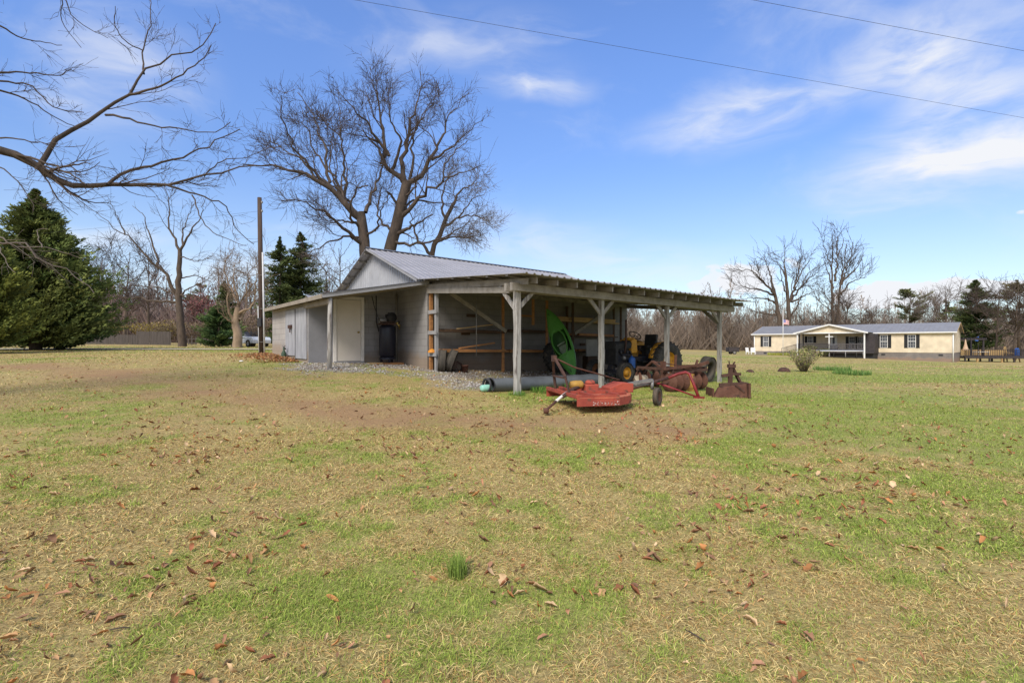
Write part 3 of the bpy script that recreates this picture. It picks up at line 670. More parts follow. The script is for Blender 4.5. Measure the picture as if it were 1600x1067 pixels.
# --- bare trees behind the house
YH = 88.0; bH = ga(1220, YH)
tH = [([bH, P(1219,507,YH), P(1216,490,YH), P(1209,451,YH)], .48, .22), ([ga(1233, YH), P(1233,505,YH), P(1232,483,YH), P(1229,441,YH)], .48, .22)]
lH = [px_limb(q, YH, YH+dy, r0, .04) for q, dy, r0 in (
 (((1209,455),(1201,422),(1193,402)),2,.25), (((1211,464),(1191,438),(1174,423),(1154,422)),-3,.22), (((1208,461),(1190,454),(1164,448),(1147,444)),2,.2),
 (((1213,475),(1198,467),(1177,466),(1159,467)),-2,.18), (((1217,492),(1196,490),(1180,487),(1165,480)),3,.2), (((1229,445),(1226,417),(1226,392)),0,.25),
 (((1234,472),(1240,451),(1253,425),(1265,407),(1274,404)),-2,.24), (((1235,470),(1255,444),(1281,422)),3,.2), (((1237,472),(1260,461),(1281,453)),-1,.18),
 (((1229,435),(1218,415),(1205,405)),2,.16), (((1230,462),(1222,440),(1219,415)),-3,.16), (((1240,451),(1248,420),(1254,400)),2,.15), (((1193,440),(1180,430),(1170,410)),0,.12),
 (((1233,495),(1245,480),(1252,462)),-3,.16), (((1255,444),(1262,428),(1275,418)),0,.1))]
bare_tree('hardwood_tree', bH, tH, lH, 26, [(6.5,.42,.5,.5,9,4,.06),(3.2,.48,.6,.6,6,3,.04),(1.0,.6,.6,.7,4,3,.03)], 'wide spreading bare tree with two trunks behind the flagpole', m_bark_grey, m_twig, rmin=.028)
YI = 86.0; bI = ga(1304, YI)
tI = [([bI, P(1303,505,YI), P(1300,457,YI), P(1300,409,YI), P(1300,367,YI)], .40, .06), ([ga(1307, YI), P(1307,505,YI), P(1313,451,YI), P(1320,409,YI), P(1323,381,YI)], .36, .06)]
lI = [px_limb(q, YI, YI+dy, r0, .04) for q, dy, r0 in (
 (((1313,460),(1330,441),(1354,433)),2,.18), (((1317,438),(1336,422),(1347,404)),-2,.18), (((1302,451),(1294,425),(1287,405)),2,.16), (((1305,440),(1308,392),(1308,370)),-2,.2),
 (((1315,445),(1328,413),(1339,399)),1,.16), (((1300,420),(1292,400),(1286,380)),-2,.12), (((1303,480),(1290,462),(1284,455)),2,.12), (((1312,455),(1316,420),(1313,395)),3,.14),
 (((1320,420),(1330,400),(1332,378)),-1,.12), (((1304,490),(1285,475),(1276,468)),1,.12), (((1308,400),(1316,385),(1318,372)),0,.1))]
bare_tree('hardwood_tree', bI, tI, lI, 27, [(7,.24,.42,.5,8,4,.12),(3.4,.42,.5,.6,5,3,.08),(1.0,.5,.6,.7,4,3,.03)], 'tall narrow bare tree rising behind the porch gable', m_bark_grey, m_twig, rmin=.028)
def auto_tree(name, base, h, spread, seed, label, r0=None, mt=None, mc=None, rmin=.02, group=None, nl=10, vert=.5):
    R = np.random.default_rng(seed); base = np.asarray(base); r0 = r0 or h*.02
    lean = R.normal(size=2)*.04*h
    tr = [base-[0,0,.2], base+[lean[0]*.2, lean[1]*.2, h*.3], base+[lean[0]*.5, lean[1]*.5, h*.6], base+[lean[0], lean[1], h*.96]]
    lm = []
    for i in range(nl):
        t = .22+.7*(i+R.random())/nl; a = R.random()*2*PI; L = spread*(1.15-.8*t)*(.7+.5*R.random())
        s = base+np.array([lean[0]*t*.9, lean[1]*t*.9, h*t*.96])
        e = s+np.array([math.cos(a)*L, math.sin(a)*L, L*vert*(.7+.7*R.random())]); mdl = (s+e)/2+[0,0,-L*.06]
        lm.append(([s, mdl, e], r0*(1.05-.85*t)*.5, rmin))
    return bare_tree(name, base, [(tr, r0, r0*.15)], lm, seed, [(5,.42,.65,.55,7,4,.06),(4,.5,.7,.65,5,3,.03),(1.8,.5,.7,.7,4,3,0)], label, mt, mc or m_twig_grey, rmin=rmin, group=group)
auto_tree('hardwood_tree', ga(1322,84), 9.2, 5.5, 31, 'rounded low bare tree right of the tall tree behind the porch', mc=m_twig, rmin=.028)
auto_tree('hardwood_tree', ga(194,70), 13, 5, 32, 'slim bare tree rising behind the right edge of the large cedar', mc=m_twig, rmin=.022, vert=1.1)
auto_tree('hardwood_tree', ga(232,78), 13.5, 4, 33, 'thin tall bare pole of a tree behind the taller fence panel', mc=m_twig, rmin=.022, vert=1.5)
auto_tree('hardwood_tree', ga(200,66), 7.5, 3, 34, 'small dark leaning bare sapling behind the low fence', mc=m_twig, rmin=.02, vert=1)
auto_tree('hardwood_tree', ga(535,52), 10.5, 4, 35, 'finely twigged bare tree seen left of the gable peak', mc=m_twig_grey, rmin=.016, vert=.9, nl=16)
auto_tree('hardwood_tree', ga(515,60), 9.0, 4, 36, 'low hazy bare tree behind the lean-to roof', mc=m_twig_grey, rmin=.018, vert=.9, nl=14)
auto_tree('hardwood_tree', ga(1556,82), 11.5, 6, 37, 'dark bare tree behind the far deck railing', mc=m_twig, rmin=.026, nl=14, vert=.7)
auto_tree('hardwood_tree', ga(1585,78), 12, 6.5, 38, 'broad bare tree at the far right edge of the view', mc=m_twig, rmin=.026, nl=14, vert=.6)
auto_tree('hardwood_tree', ga(1478,98), 12, 5, 39, 'grey bare tree above the right end of the house roof', rmin=.03, nl=14, vert=.9)
auto_tree('hardwood_tree', ga(395,60), 10, 4, 40, 'brown bare tree partly hidden behind the utility pole', mc=m_twig_grey, rmin=.018, nl=14, vert=.9)

# --- evergreens
def conifer(name, base, h, prof, seed, nb, m, q, leaf, label, cols, trunk_r=.2, z0=.04, upsweep=.25, cat='evergreen tree', wmul=.22, inner=.12, trunk_mat=None):
    """prof: list of (t, radius) up the trunk"""
    R = np.random.default_rng(seed); root = empty(name, base, 0, label, cat)
    b = MB(); b.tube([(0,0,-.2),(0,0,h*.5),(0.02*h,0,h*.98)], [trunk_r, trunk_r*.6, .02], 8); b.build('trunk', trunk_mat or m_bark_grey, root)
    pt, pr = zip(*prof)
    nbg = max(12, nb//3)                                     # boughs, each carrying a fan of sprays
    tb_ = z0+(1-z0)*R.random(nbg)**1.05; ab = R.random(nbg)*2*PI; lb_ = .56+.62*R.random(nbg); toneb = .6+.65*R.random(nbg); warmb = R.random(nbg)
    ix = R.integers(0, nbg, nb); t = np.clip(tb_[ix]+R.normal(size=nb)*.018, 0, 1); Rt = np.interp(t, pt, pr)
    az = ab[ix]+R.normal(size=nb)*.16; rad = Rt*np.clip(lb_[ix]+R.normal(size=nb)*.08, .3, 1.25); tone = toneb[ix]*(.85+.3*R.random(nb)); warm = warmb[ix]
    ux = upsweep*(.5+1.0*R.random(nb))
    s = inner+(1-inner)*((np.arange(m)+R.random((nb, m)))/m)**.85
    hz = t[:, None]*h+rad[:, None]*(ux[:, None]*s*s-.10*s)
    wob = R.normal(size=(nb, 1))*.12*s*s
    a_ = az[:, None]+wob
    px_ = np.cos(a_)*rad[:, None]*s; py_ = np.sin(a_)*rad[:, None]*s
    spread = (leaf*(.75-.45*s)*np.clip(rad/(leaf*4), .12, 1)[:, None])[:, :, None, None]
    c = np.stack([px_, py_, hz], -1)[:, :, None, :]+R.normal(size=(nb, m, q, 3))*spread*np.array([1,1,.55])
    d = np.stack([np.cos(a_), np.sin(a_), (ux*.9)[:, None]+.25*s], -1)[:, :, None, :]+R.normal(size=(nb, m, q, 3))*.5
    d = norm(d); rn = norm(R.normal(size=d.shape)); sd = norm(np.cross(d, rn))
    Lf = leaf*(.55+.7*R.random((nb, m, q, 1)))*(1.1-.35*s)[:, :, None, None]
    a = c-d*Lf*.5; e = c+d*Lf*.8; l = c-sd*Lf*wmul; r_ = c+sd*Lf*wmul
    V = np.stack([a, l, e, r_], -2).reshape(-1, 3); n = nb*m*q; F_ = (np.arange(n)*4)[:, None]+np.arange(4)[None]
    c1, c2, c3 = map(np.array, cols)
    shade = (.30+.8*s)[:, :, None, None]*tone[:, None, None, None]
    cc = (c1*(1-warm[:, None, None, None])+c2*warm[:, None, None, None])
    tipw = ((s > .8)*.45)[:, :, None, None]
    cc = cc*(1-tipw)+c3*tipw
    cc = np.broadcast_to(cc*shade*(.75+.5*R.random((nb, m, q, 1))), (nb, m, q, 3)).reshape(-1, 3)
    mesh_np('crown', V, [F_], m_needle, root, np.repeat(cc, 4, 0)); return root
CED = ((.08,.135,.042), (.165,.175,.048), (.20,.235,.07))
pr = [(0,3.3),(.06,3.9),(.2,4.0),(.4,3.3),(.6,2.25),(.8,1.1),(.9,.5),(.96,.25),(1,.03)]
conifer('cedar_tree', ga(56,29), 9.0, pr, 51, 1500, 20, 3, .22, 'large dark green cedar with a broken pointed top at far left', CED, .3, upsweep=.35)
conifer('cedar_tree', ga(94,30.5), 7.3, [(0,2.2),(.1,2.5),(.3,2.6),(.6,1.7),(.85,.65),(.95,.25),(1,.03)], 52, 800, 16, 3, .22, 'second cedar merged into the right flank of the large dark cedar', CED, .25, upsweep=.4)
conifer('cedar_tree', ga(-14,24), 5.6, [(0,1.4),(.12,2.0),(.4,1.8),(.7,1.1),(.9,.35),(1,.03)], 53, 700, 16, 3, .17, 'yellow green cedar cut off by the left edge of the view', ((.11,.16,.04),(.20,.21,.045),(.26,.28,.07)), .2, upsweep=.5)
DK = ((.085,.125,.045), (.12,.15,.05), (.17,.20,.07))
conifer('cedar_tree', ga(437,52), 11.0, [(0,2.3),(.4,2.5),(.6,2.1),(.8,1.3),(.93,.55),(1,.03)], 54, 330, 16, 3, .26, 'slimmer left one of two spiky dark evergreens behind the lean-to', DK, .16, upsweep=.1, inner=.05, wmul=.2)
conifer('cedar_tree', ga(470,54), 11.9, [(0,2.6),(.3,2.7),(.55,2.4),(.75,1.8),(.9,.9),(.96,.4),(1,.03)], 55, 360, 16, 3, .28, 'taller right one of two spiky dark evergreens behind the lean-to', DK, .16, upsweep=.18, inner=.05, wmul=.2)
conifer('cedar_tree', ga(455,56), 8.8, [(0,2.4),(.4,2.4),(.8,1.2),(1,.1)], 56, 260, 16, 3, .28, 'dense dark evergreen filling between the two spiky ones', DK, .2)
conifer('holly_bush', ga(342,43), 3.5, [(0,1.3),(.3,1.8),(.6,1.5),(.85,.9),(1,.1)], 57, 480, 12, 3, .18, 'rounded dark green bush left of the pale trunked tree', ((.07,.135,.05),(.1,.16,.05),(.17,.22,.07)), .12, upsweep=.3)
conifer('pine_tree', ga(352,62), 7.6, [(0,1),(.3,2.2),(.6,1.6),(1,.05)], 58, 240, 14, 3, .3, 'hazy green evergreen behind the pale trunked tree', DK, .15)
PN = ((.12,.15,.055), (.18,.18,.075), (.22,.215,.105))
conifer('pine_tree', ga(1421,105), 13.6, [(0,.1),(.48,.4),(.55,2.4),(.75,3.8),(.88,3.2),(.97,1.6),(1,.2)], 59, 80, 14, 5, .42, 'flat topped pine above the middle of the house roof', PN, .24, z0=.5, upsweep=.35, inner=.35)
conifer('pine_tree', ga(1524,88), 13.2, [(0,1),(.15,3.2),(.35,4.2),(.55,3.4),(.75,2.3),(.88,1.3),(.95,.6),(1,.05)], 60, 420, 16, 3, .40, 'dark green pine right of the house end wall', ((.075,.12,.045),(.11,.145,.05),(.17,.19,.07)), .3, z0=.10, upsweep=.25)
conifer('pine_tree', ga(1478,112), 12, [(0,.4),(.45,1.2),(.6,2.8),(.8,2.2),(1,.1)], 61, 60, 14, 4, .44, 'thin yellowish pine behind the right end of the house', PN, .22, z0=.45, inner=.3)
conifer('pine_tree', ga(1592,96), 14.6, [(0,.5),(.4,1.2),(.5,3.8),(.75,4.4),(.9,2.8),(1,.2)], 62, 110, 15, 4, .44, 'tall pine with brownish crown at the right edge', ((.14,.14,.06),(.19,.16,.08),(.22,.19,.1)), .28, z0=.42, inner=.3)
conifer('pine_tree', ga(312,95), 10.8, [(0,.4),(.5,1.0),(.62,3),(.85,3.2),(1,.4)], 63, 70, 14, 4, .46, 'distant rounded pine right of the lone left field tree', PN, .25, z0=.5, inner=.3)
# ------------------------------------------------------------------ far woods, one mass on each side
def wood_mass(name, n, box, hmin, hmax, cols, seed, label, under=0):
    R = np.random.default_rng(seed); temps = []
    for k in range(6):
        Rk = np.random.default_rng(seed*10+k)
        T = (np.stack([np.c_[np.linspace(0,.05,8), np.zeros(8), np.linspace(0,1,8)]]), np.linspace(.010,.002,8)[None]*1.2, np.array([1.]))
        T[0][0, 1:, :2] += Rk.normal(size=(7, 2))*.012
        c1 = children(T, Rk, 26, .34, .75, .6, 5, up=.12, tmin=.15, rmin=.003, lmin=.02)
        c2 = children(c1, Rk, 7, .5, .65, .7, 4, up=.08, rmin=.0030, lmin=.02)
        c3 = children(c2, Rk, 4, .6, .7, .8, 3, up=.05, rmin=.0027, lmin=.02)
        temps.append(tubes([(T, 4), (c1, 2), (c2, 2), (c3, 2)]))
    Vs = []; Fs = []; Cs = []; o = 0
    for i in range(n):
        px = box[0]+(box[1]-box[0])*R.random(); Yd = box[2]+(box[3]-box[2])*R.random()**.8
        b = ga(px, Yd); h = (hmin+(hmax-hmin)*R.random()**1.6)
        V, Q = temps[R.integers(6)]; a = R.random()*2*PI; w = h*(.7+.5*R.random())
        ca, sa = math.cos(a), math.sin(a)
        v = np.c_[(V[:, 0]*ca-V[:, 1]*sa)*w, (V[:, 0]*sa+V[:, 1]*ca)*w, V[:, 2]*h]+b-[0,0,.3]
        c = np.array(cols[R.integers(len(cols))])*(.75+.5*R.random())
        Vs.append(v); Fs.append(Q+o); o += len(v); Cs.append(np.repeat((c*(.75+.45*V[:, 2:3].clip(0, 1))), 1, 0))
    if under:
        # brush and saplings between the trunks: upright thin sprays
        px = box[0]+(box[1]-box[0])*R.random(under); Yd = box[2]+(box[3]-box[2])*R.random(under); xx = (px-800)/F*Yd; zz = gz(xx, Yd)
        m = 4; h = (hmin*.35+(hmin*.85)*R.random(under)**1.3)
        an = R.random(under)*PI; w = h*(.05+.1*R.random(under)); ln = R.normal(size=under)*.6
        for s_ in range(m):
            j = R.normal(size=(under, 2))*.8; top = h*(.5+.6*R.random(under)); tw = .025+.04*R.random(under)
            b0 = np.c_[xx+j[:, 0], Yd+j[:, 1], zz-.2]; d = np.c_[np.cos(an)*tw, np.sin(an)*tw, 0*tw]
            tp = b0+np.c_[ln*top+j[:, 0]*.4, j[:, 1]*.4, top]; md = (b0+tp)/2+np.c_[j*.2, 0*tw]
            v = np.stack([b0-d, b0+d, md+d*.9, md-d*.9, tp], 1).reshape(-1, 3); ii = (np.arange(under)*5)[:, None]+o
            Fs.append(np.hstack([ii, ii+1, ii+2, ii+3])); Fs.append(np.hstack([ii+3, ii+2, ii+4, ii+4]))
            cc = np.array(cols)[R.integers(0, len(cols), under)]*(.6+.6*R.random((under, 1))); Vs.append(v); Cs.append(np.repeat(cc, 5, 0)); o += len(v)
    F4 = np.concatenate(Fs); tri = F4[:, 2] == F4[:, 3]
    oo = mesh_np(name, np.concatenate(Vs), [F4[~tri], F4[tri][:, :3]], m_wood_mass, None, np.concatenate(Cs))
    return tag(oo, label, 'woods', kind='stuff')
BR = [(.215,.168,.132),(.25,.20,.16),(.185,.148,.12),(.24,.178,.132)]
PK = [(.27,.19,.165),(.24,.185,.165),(.29,.20,.175),(.21,.16,.135)]
wood_mass('bare_woods', 430, (930,1720,112,165), 9, 16, BR, 71, 'brown leafless woods along the far edge of the right field', 15000)
wood_mass('bare_woods', 350, (-120,560,82,125), 7, 14, PK, 72, 'pinkish brown leafless woods beyond the wooden fence at left', 13000)

# ------------------------------------------------------------------ the shed with its carport and lean-to
RZ = math.atan2(.6, .8)
shed = empty('block_shed', (SC[0], SC[1], 0), RZ, 'long grey concrete block shed with open carport, metal roof and white door', 'shed')
def xs(p): return (p[0], p[1], p[2]-.016*p[0]*min(1, max(0, p[2]/2.7)))
def part(b, name, mat, parent=shed, bevel=0.0): return b.build(name, mat, parent, bevel, xs)
def loc(px, py, v):                        # local (u,v,z) of the point seen at px,py on the plane v
    r = (px-800)/F; u = (r*(SC[1]+.8*v)-SC[0]+.6*v)/(.8-.6*r); Yd = SC[1]+.6*u+.8*v
    z = EYE-(py-HOR)/F*Yd; return (u, v, z+.016*u*min(1, max(0, z/2.7)))
def locu(px, py, u):                       # the same on a plane u
    r = (px-800)/F; v = (r*(SC[1]+.6*u)-SC[0]-.8*u)/(-.6-.8*r); Yd = SC[1]+.6*u+.8*v
    z = EYE-(py-HOR)/F*Yd; return (u, v, z+.016*u*min(1, max(0, z/2.7)))
RV, RZZ, EZ, LEN, WID = 4.14, 5.03, 3.47, 9.3, 8.3
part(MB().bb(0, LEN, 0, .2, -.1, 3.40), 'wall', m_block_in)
part(MB().bb(-.004, .2, .2, WID-.2, -.1, 3.35), 'wall', m_block); part(MB().bb(-.006, -.001, -.004, .198, -.1, 3.35), 'wall', m_block)
part(MB().bb(LEN-.2, LEN, .2, WID-.2, -.1, 3.35), 'wall', m_block)
part(MB().bb(0, LEN, WID-.2, WID, -.1, 3.35), 'wall', m_block)
# gable panels with ribs
for ug, nm in ((-.02, 'gable_panel'), (LEN+.02, 'gable_panel')):
    b = MB(); sgn = -1 if ug < 0 else 1
    def top(v): return (EZ+(RZZ-EZ)*(1-abs(v-RV)/RV))-.07
    b.add([(ug, 0, 3.3), (ug, WID, 3.3), (ug, WID, top(8.28)), (ug, RV, top(RV)), (ug, 0, top(0))], [(0,1,2,3,4)])
    v = .06
    while v < WID-.1:
        t = top(v+.02)
        if t > 3.42:
            u2 = ug+sgn*.028
            b.add([(ug, v, 3.3), (u2, v+.018, 3.3), (u2, v+.052, 3.3), (ug, v+.07, 3.3), (ug, v, t), (u2, v+.018, t), (u2, v+.052, t), (ug, v+.07, t)], [(0,1,5,4),(1,2,6,5),(2,3,7,6)])
        v += .19
    part(b, nm, m_gable)
def rib_sheet(u0, u1, a, c, pitch=.23, h=.022, th=.012):
    """corrugated sheet from line a=(v,z) to line c=(v,z) along u"""
    b = MB(); us = []; u = u0
    while u < u1-.001:
        for du, hh in ((0,0),(.06,0),(.085,h),(.125,h),(.15,0)):
            if u+du < u1: us.append((u+du, hh))
        u += pitch
    us.append((u1, 0))
    n = len(us); vs = []
    for dz in (0, -th):
        for (v, z) in (a, c):
            vs += [(q, v, z+hh+dz) for q, hh in us]
    fs = []
    for i in range(n-1):
        fs += [(i, i+1, n+i+1, n+i), (2*n+i, 3*n+i, 3*n+i+1, 2*n+i+1), (i, 2*n+i, 2*n+i+1, i+1), (n+i, n+i+1, 3*n+i+1, 3*n+i)]
    fs += [(0, n, 3*n, 2*n), (n-1, 3*n-1, 4*n-1, 2*n-1)]
    return b.add(vs, fs)
part(rib_sheet(-.38, LEN+.3, (RV, RZZ), (-.06, EZ+.01)), 'roof', m_metal)
part(rib_sheet(-.38, LEN+.3, (RV+.003, RZZ-.002), (2*RV+.1, EZ-.04)), 'roof', m_metal)
b = MB(); b.add([(-.4, RV-.16, RZZ-.01+.0), (LEN+.32, RV-.16, RZZ-.01), (LEN+.32, RV, RZZ+.05), (-.4, RV, RZZ+.05), (-.4, RV+.16, RZZ-.01), (LEN+.32, RV+.16, RZZ-.01)], [(0,1,2,3),(3,2,5,4)])
part(b, 'ridge_cap', M('ridge_cap_paint', (.17,.18,.21), (.13,.14,.16), 3, .5))
for i in range(7):
    b = MB(); v = RV+.25+i*.62; z = RZZ-(v-RV)*(RZZ-EZ)/RV
    b.bb(-.34, .0, v, v+.05, z-.085, z-.022); part(b, 'purlin', m_grey_wood); b = MB()
    v2 = RV-.25-i*.6; z2 = RZZ-(RV-v2)*(RZZ-EZ)/RV; b.bb(-.34, .0, v2-.05, v2, z2-.085, z2-.022); part(b, 'purlin', m_grey_wood)
b = MB(); b.beam((-.36, RV-.01, RZZ-.05), (-.36, .0, EZ-.04), .03, .07); part(b, 'rake_trim', m_fascia)
# carport roof
CV, CZ = -5.26, 3.085
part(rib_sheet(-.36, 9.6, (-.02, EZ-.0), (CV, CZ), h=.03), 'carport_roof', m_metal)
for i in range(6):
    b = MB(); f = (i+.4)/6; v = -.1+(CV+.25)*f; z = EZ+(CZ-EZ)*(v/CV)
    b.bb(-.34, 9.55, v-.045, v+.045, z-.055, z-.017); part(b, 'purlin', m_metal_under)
sl = (EZ-CZ)/(-CV)
for i in range(15):
    u = .16+.645*i; b = MB()
    b.beam((u, -.02, EZ-.125), (u, CV+.14, EZ-.125+sl*(CV+.12)), .045, .135)
    part(b, 'rafter', m_grey_wood)
b = MB(); b.beam((-.02, -.03, EZ-.22), (-.02, -5.0, EZ-.16-5*sl), .045, .15); part(b, 'rafter', m_grey_wood)
b = MB(); b.bb(-.27, 9.35, -4.50, -4.405, 2.74, 2.93); b.bb(-.27, 9.35, -4.735, -4.64, 2.742, 2.93); part(b, 'beam', m_grey_wood, bevel=.004)
b = MB(); b.beam((-.03, -.06, 3.13), (-.03, -4.35, 2.80), .05, .15); part(b, 'tie_beam', m_grey_wood)
b = MB(); b.beam((9.25, -.06, 3.2), (9.25, -4.35, 2.84), .05, .15); part(b, 'tie_beam', m_grey_wood)
b = MB(); b.bb(.0, 9.3, -.075, -.003, 3.16, 3.32); part(b, 'ledger', m_grey_wood)
PU = [0, 2.89, 5.78, 8.67]
for i, u in enumerate(PU):
    x_, y_ = SC[0]+.8*u+.6*4.57, SC[1]+.6*u-.8*4.57; zb = g1(x_, y_)
    b = MB(); s_ = .068 if i == 0 else .06
    vs = []
    for k in range(9):
        z = zb-.15+(2.96-zb+.15)*k/8; w = s_*(1+.05*math.sin(k*2.3+i)); dx = .006*math.sin(k*1.7+i*2)
        vs += [(u-w+dx, -4.57-w, z), (u+w+dx, -4.57-w, z), (u+w+dx, -4.57+w, z), (u-w+dx, -4.57+w, z)]
    fs = [(k*4+j, k*4+(j+1)%4, k*4+4+(j+1)%4, k*4+4+j) for k in range(8) for j in range(4)]+[(3,2,1,0),(32,33,34,35)]
    b.add(vs, fs); part(b, 'post', m_white_wood if i == 0 else m_grey_post, bevel=.008)
    for sg in (-1, 1):
        if i == 0 and sg < 0 or i == 3 and sg > 0: continue
        b = MB(); b.beam((u+sg*.05, -4.57, 2.36), (u+sg*.50, -4.57, 2.78), .045, .10); part(b, 'knee_brace', m_white_wood if i == 0 else m_grey_wood)
b = MB(); b.beam((0, -4.50, 2.33), (0, -3.70, 3.08), .05, .105); part(b, 'knee_brace', m_white_wood)
b = MB(); b.beam((8.67, -4.50, 2.33), (8.67, -3.70, 3.02), .05, .105); part(b, 'knee_brace', m_grey_wood)
# storage shelves on the back wall
SV = -.5
q0 = loc(704, 458, SV); q1 = loc(791, 518, SV); b = MB(); b.beam(q0, q1, .04, .12); part(b, 'diagonal_brace', m_grey_wood)
q0 = loc(898, 521, SV); q1 = loc(958, 480, SV); b = MB(); b.beam(q0, q1, .04, .12); part(b, 'diagonal_brace', m_grey_wood)
b = MB(); b.bb(.02, .11, SV, SV+.09, .5, 3.2); part(b, 'shelf_post', m_fascia)
b = MB(); b.bb(.02, .11, -.15, -.06, .5, 3.2); part(b, 'shelf_post', m_raw_wood)
for z in (1.17, 1.84, 2.47):
    b = MB(); b.bb(-.015, .018, SV-.06, -.0-.04, z-.055, z+.055); part(b, 'shelf_bracket', m_fascia)
for px, z0, z1, mt, vv in ((786, .4, 3.1, m_raw_wood, SV+.06), (854.5, 1.0, 3.1, m_raw_wood, SV), (833, 2.2, 3.1, m_raw_wood, SV), (895, .4, 3.1, m_dark_wood, SV), (886, .4, 3.0, m_dark_wood, -.1), (959, .4, 3.1, m_dark_wood, -.12), (970, .4, 3.1, m_dark_wood, SV)):
    u = loc(px, 500, vv)[0]; b = MB(); b.bb(u-.045, u+.045, vv-.02, vv+.02, z0, z1); part(b, 'shelf_post', mt)
def shelf(pxa, pxb, py, mt, dep=.42, th=.045):
    a = loc(pxa, py, SV); c = loc(pxb, py, SV); z = a[2]
    b = MB(); b.bb(a[0], c[0], SV-.0, SV+dep, z-th, z); part(b, 'shelf', mt); return z, a[0], c[0]
z_lo, ua, ub = shelf(686, 795, 548.0, m_raw_wood)
z_mid, _, _ = shelf(686, 792, 515.5, m_dark_wood)
z_lo2, uc, ud = shelf(797, 866, 548.5, m_raw_wood); z_mid2, _, _ = shelf(797, 866, 516, m_dark_wood)
z_top3, ue, uf = shelf(868, 968, 499, m_pale_wood); z_mid3, ug_, uh = shelf(896, 966, 524, m_dark_wood); z_lo3, ui, uj = shelf(898, 940, 549, m_dark_wood)
for px, py in ((736, 493), (728, 521), (912, 538)):
    a = loc(px, py, -.04); b = MB(); b.bb(a[0]-.16, a[0]+.16, -.04, -.003, a[2]-.05, a[2]+.05); part(b, 'wall_cleat', m_dark_wood)
a = loc(744.5, 470, SV-.25); c = loc(744.5, 556, SV-.25); b = MB(); b.tube([(a[0], a[1], c[2]), (a[0], a[1], a[2]+.1)], .014, 6); part(b, 'hanging_pipe', m_steel)
a = loc(830, 494, -.1); b = MB(); b.beam((a[0]-.5, -.1, a[2]), (a[0]+.05, -.1, a[2]), .04, .06); part(b, 'shelf_bracket', m_raw_wood)
# lean-to
LU, LV0, LV1 = -3.2, -.05, 7.27
LZ1, LZ0 = EZ-.02, 2.80
lsl = (LZ1-LZ0)/(-LU)
def lz(u): return LZ1+lsl*u
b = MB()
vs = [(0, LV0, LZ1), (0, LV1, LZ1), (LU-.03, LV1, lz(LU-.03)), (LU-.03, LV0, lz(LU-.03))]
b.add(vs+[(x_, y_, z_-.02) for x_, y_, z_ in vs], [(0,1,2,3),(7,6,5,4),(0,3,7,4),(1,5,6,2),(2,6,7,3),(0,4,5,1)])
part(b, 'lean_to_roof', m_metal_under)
b = MB(); b.beam((.02, LV0-.015, LZ1-.045), (LU-.02, LV0-.015, lz(LU)-.045), .025, .115); part(b, 'fascia', m_fascia)
b = MB(); b.beam((.02, LV0-.028, LZ1+.012), (LU-.03, LV0-.028, lz(LU)+.012), .05, .014); part(b, 'drip_edge', M('drip_edge_blue', (.12,.125,.16), None, 3, .5))
b = MB(); b.bb(LU-.045, LU-.02, LV0-.02, LV1+.02, LZ0-.12, LZ0-.005); part(b, 'fascia', m_fascia_tan)
b = MB()
for i in range(9):
    v = .35+i*.8; b.beam((-.05, v, LZ1-.085), (LU+.02, v, lz(LU)-.085), .04, .09)
part(b, 'rafter', m_fascia_tan)
b = MB(); b.bb(-3.05, -2.93, 0.0, 2.4, 2.55, 2.68); part(b, 'beam', m_fascia_tan)
b = MB(); x_, y_ = SC[0]-.8*2.99, SC[1]-.6*2.99; zb = g1(x_, y_)
b.tube([(-3.0, .03, zb-.1), (-2.99, .03, zb+.6), (-2.985, .03, zb+1.3), (-2.97, .03, 2.71)], [.07, .062, .06, .055], 10); part(b, 'porch_post', m_white_wood)
b = MB(); b.bb(-2.94, -.002, 2.27, 2.42, -.1, 2.85); b.add([(-2.94,2.27,2.85),(-.002,2.27,2.85),(-.002,2.27,3.40),(-2.94,2.27,2.83)], [(0,1,2,3)])
part(b, 'wall', m_block)
b = MB(); b.bb(-2.94, -2.03, 2.245, 2.268, .78, 2.72); part(b, 'wall_panel', m_bluewall)
b = MB(); b.bb(-2.94, -2.79, 2.42, LV1-.17, -.1, 2.78); part(b, 'wall', m_block_pale)
b = MB(); b.bb(-2.94, 0, LV1-.17, LV1-.02, -.1, 2.8); part(b, 'wall', m_block_pale)
# white door facing the yard
dl = loc(525.5, 520, 2.262)[0]; dr = loc(563, 520, 2.262)[0]; dz0, dz1 = .93, 2.90
b = MB(); b.bb(dl, dr, 2.225, 2.262, dz0, dz1); door = part(b, 'door', m_door, bevel=.003)
b = MB(); b.lathe([(0, -.02), (.03, -.02), (.032, -.045), (.018, -.06), (.03, -.085), (.022, -.1), (0, -.105)], 12, AX_Y, (dr-.09, 2.235, dz0+.93)); b.build('handle', m_brass, door, 0, xs)
b = MB(); b.bb(dl-.11, dl-.012, 2.20, 2.262, .86, dz1+.11); b.bb(dr+.012, dr+.11, 2.20, 2.262, .86, dz1+.11); b.bb(dl-.012, dr+.012, 2.20, 2.262, dz1+.012, dz1+.11); part(b, 'door_frame', m_trimw); b = MB(); b.bb(dl-.012, dr+.012, 2.2635, 2.268, dz0, dz1+.012); part(b, 'door_gap_shade', m_dark)  # thin dark sheet painting shade into the gap round the door
b = MB(); b.bb(dl-.1, dr+.1, 2.16, 2.262, .74, dz0-.01); part(b, 'door_sill', m_bluewall)
# lamp by door
a = loc(572, 469, 2.25); b = MB(); b.lathe([(0,0),(.05,.0),(.05,-.03),(.03,-.04),(.045,-.10),(0,-.13)], 10, None, (a[0], 2.18, a[2])); b.bb(a[0]-.05, a[0]+.05, 2.18, 2.262, a[2]-.01, a[2]+.05); part(b, 'door_lamp', m_steel)
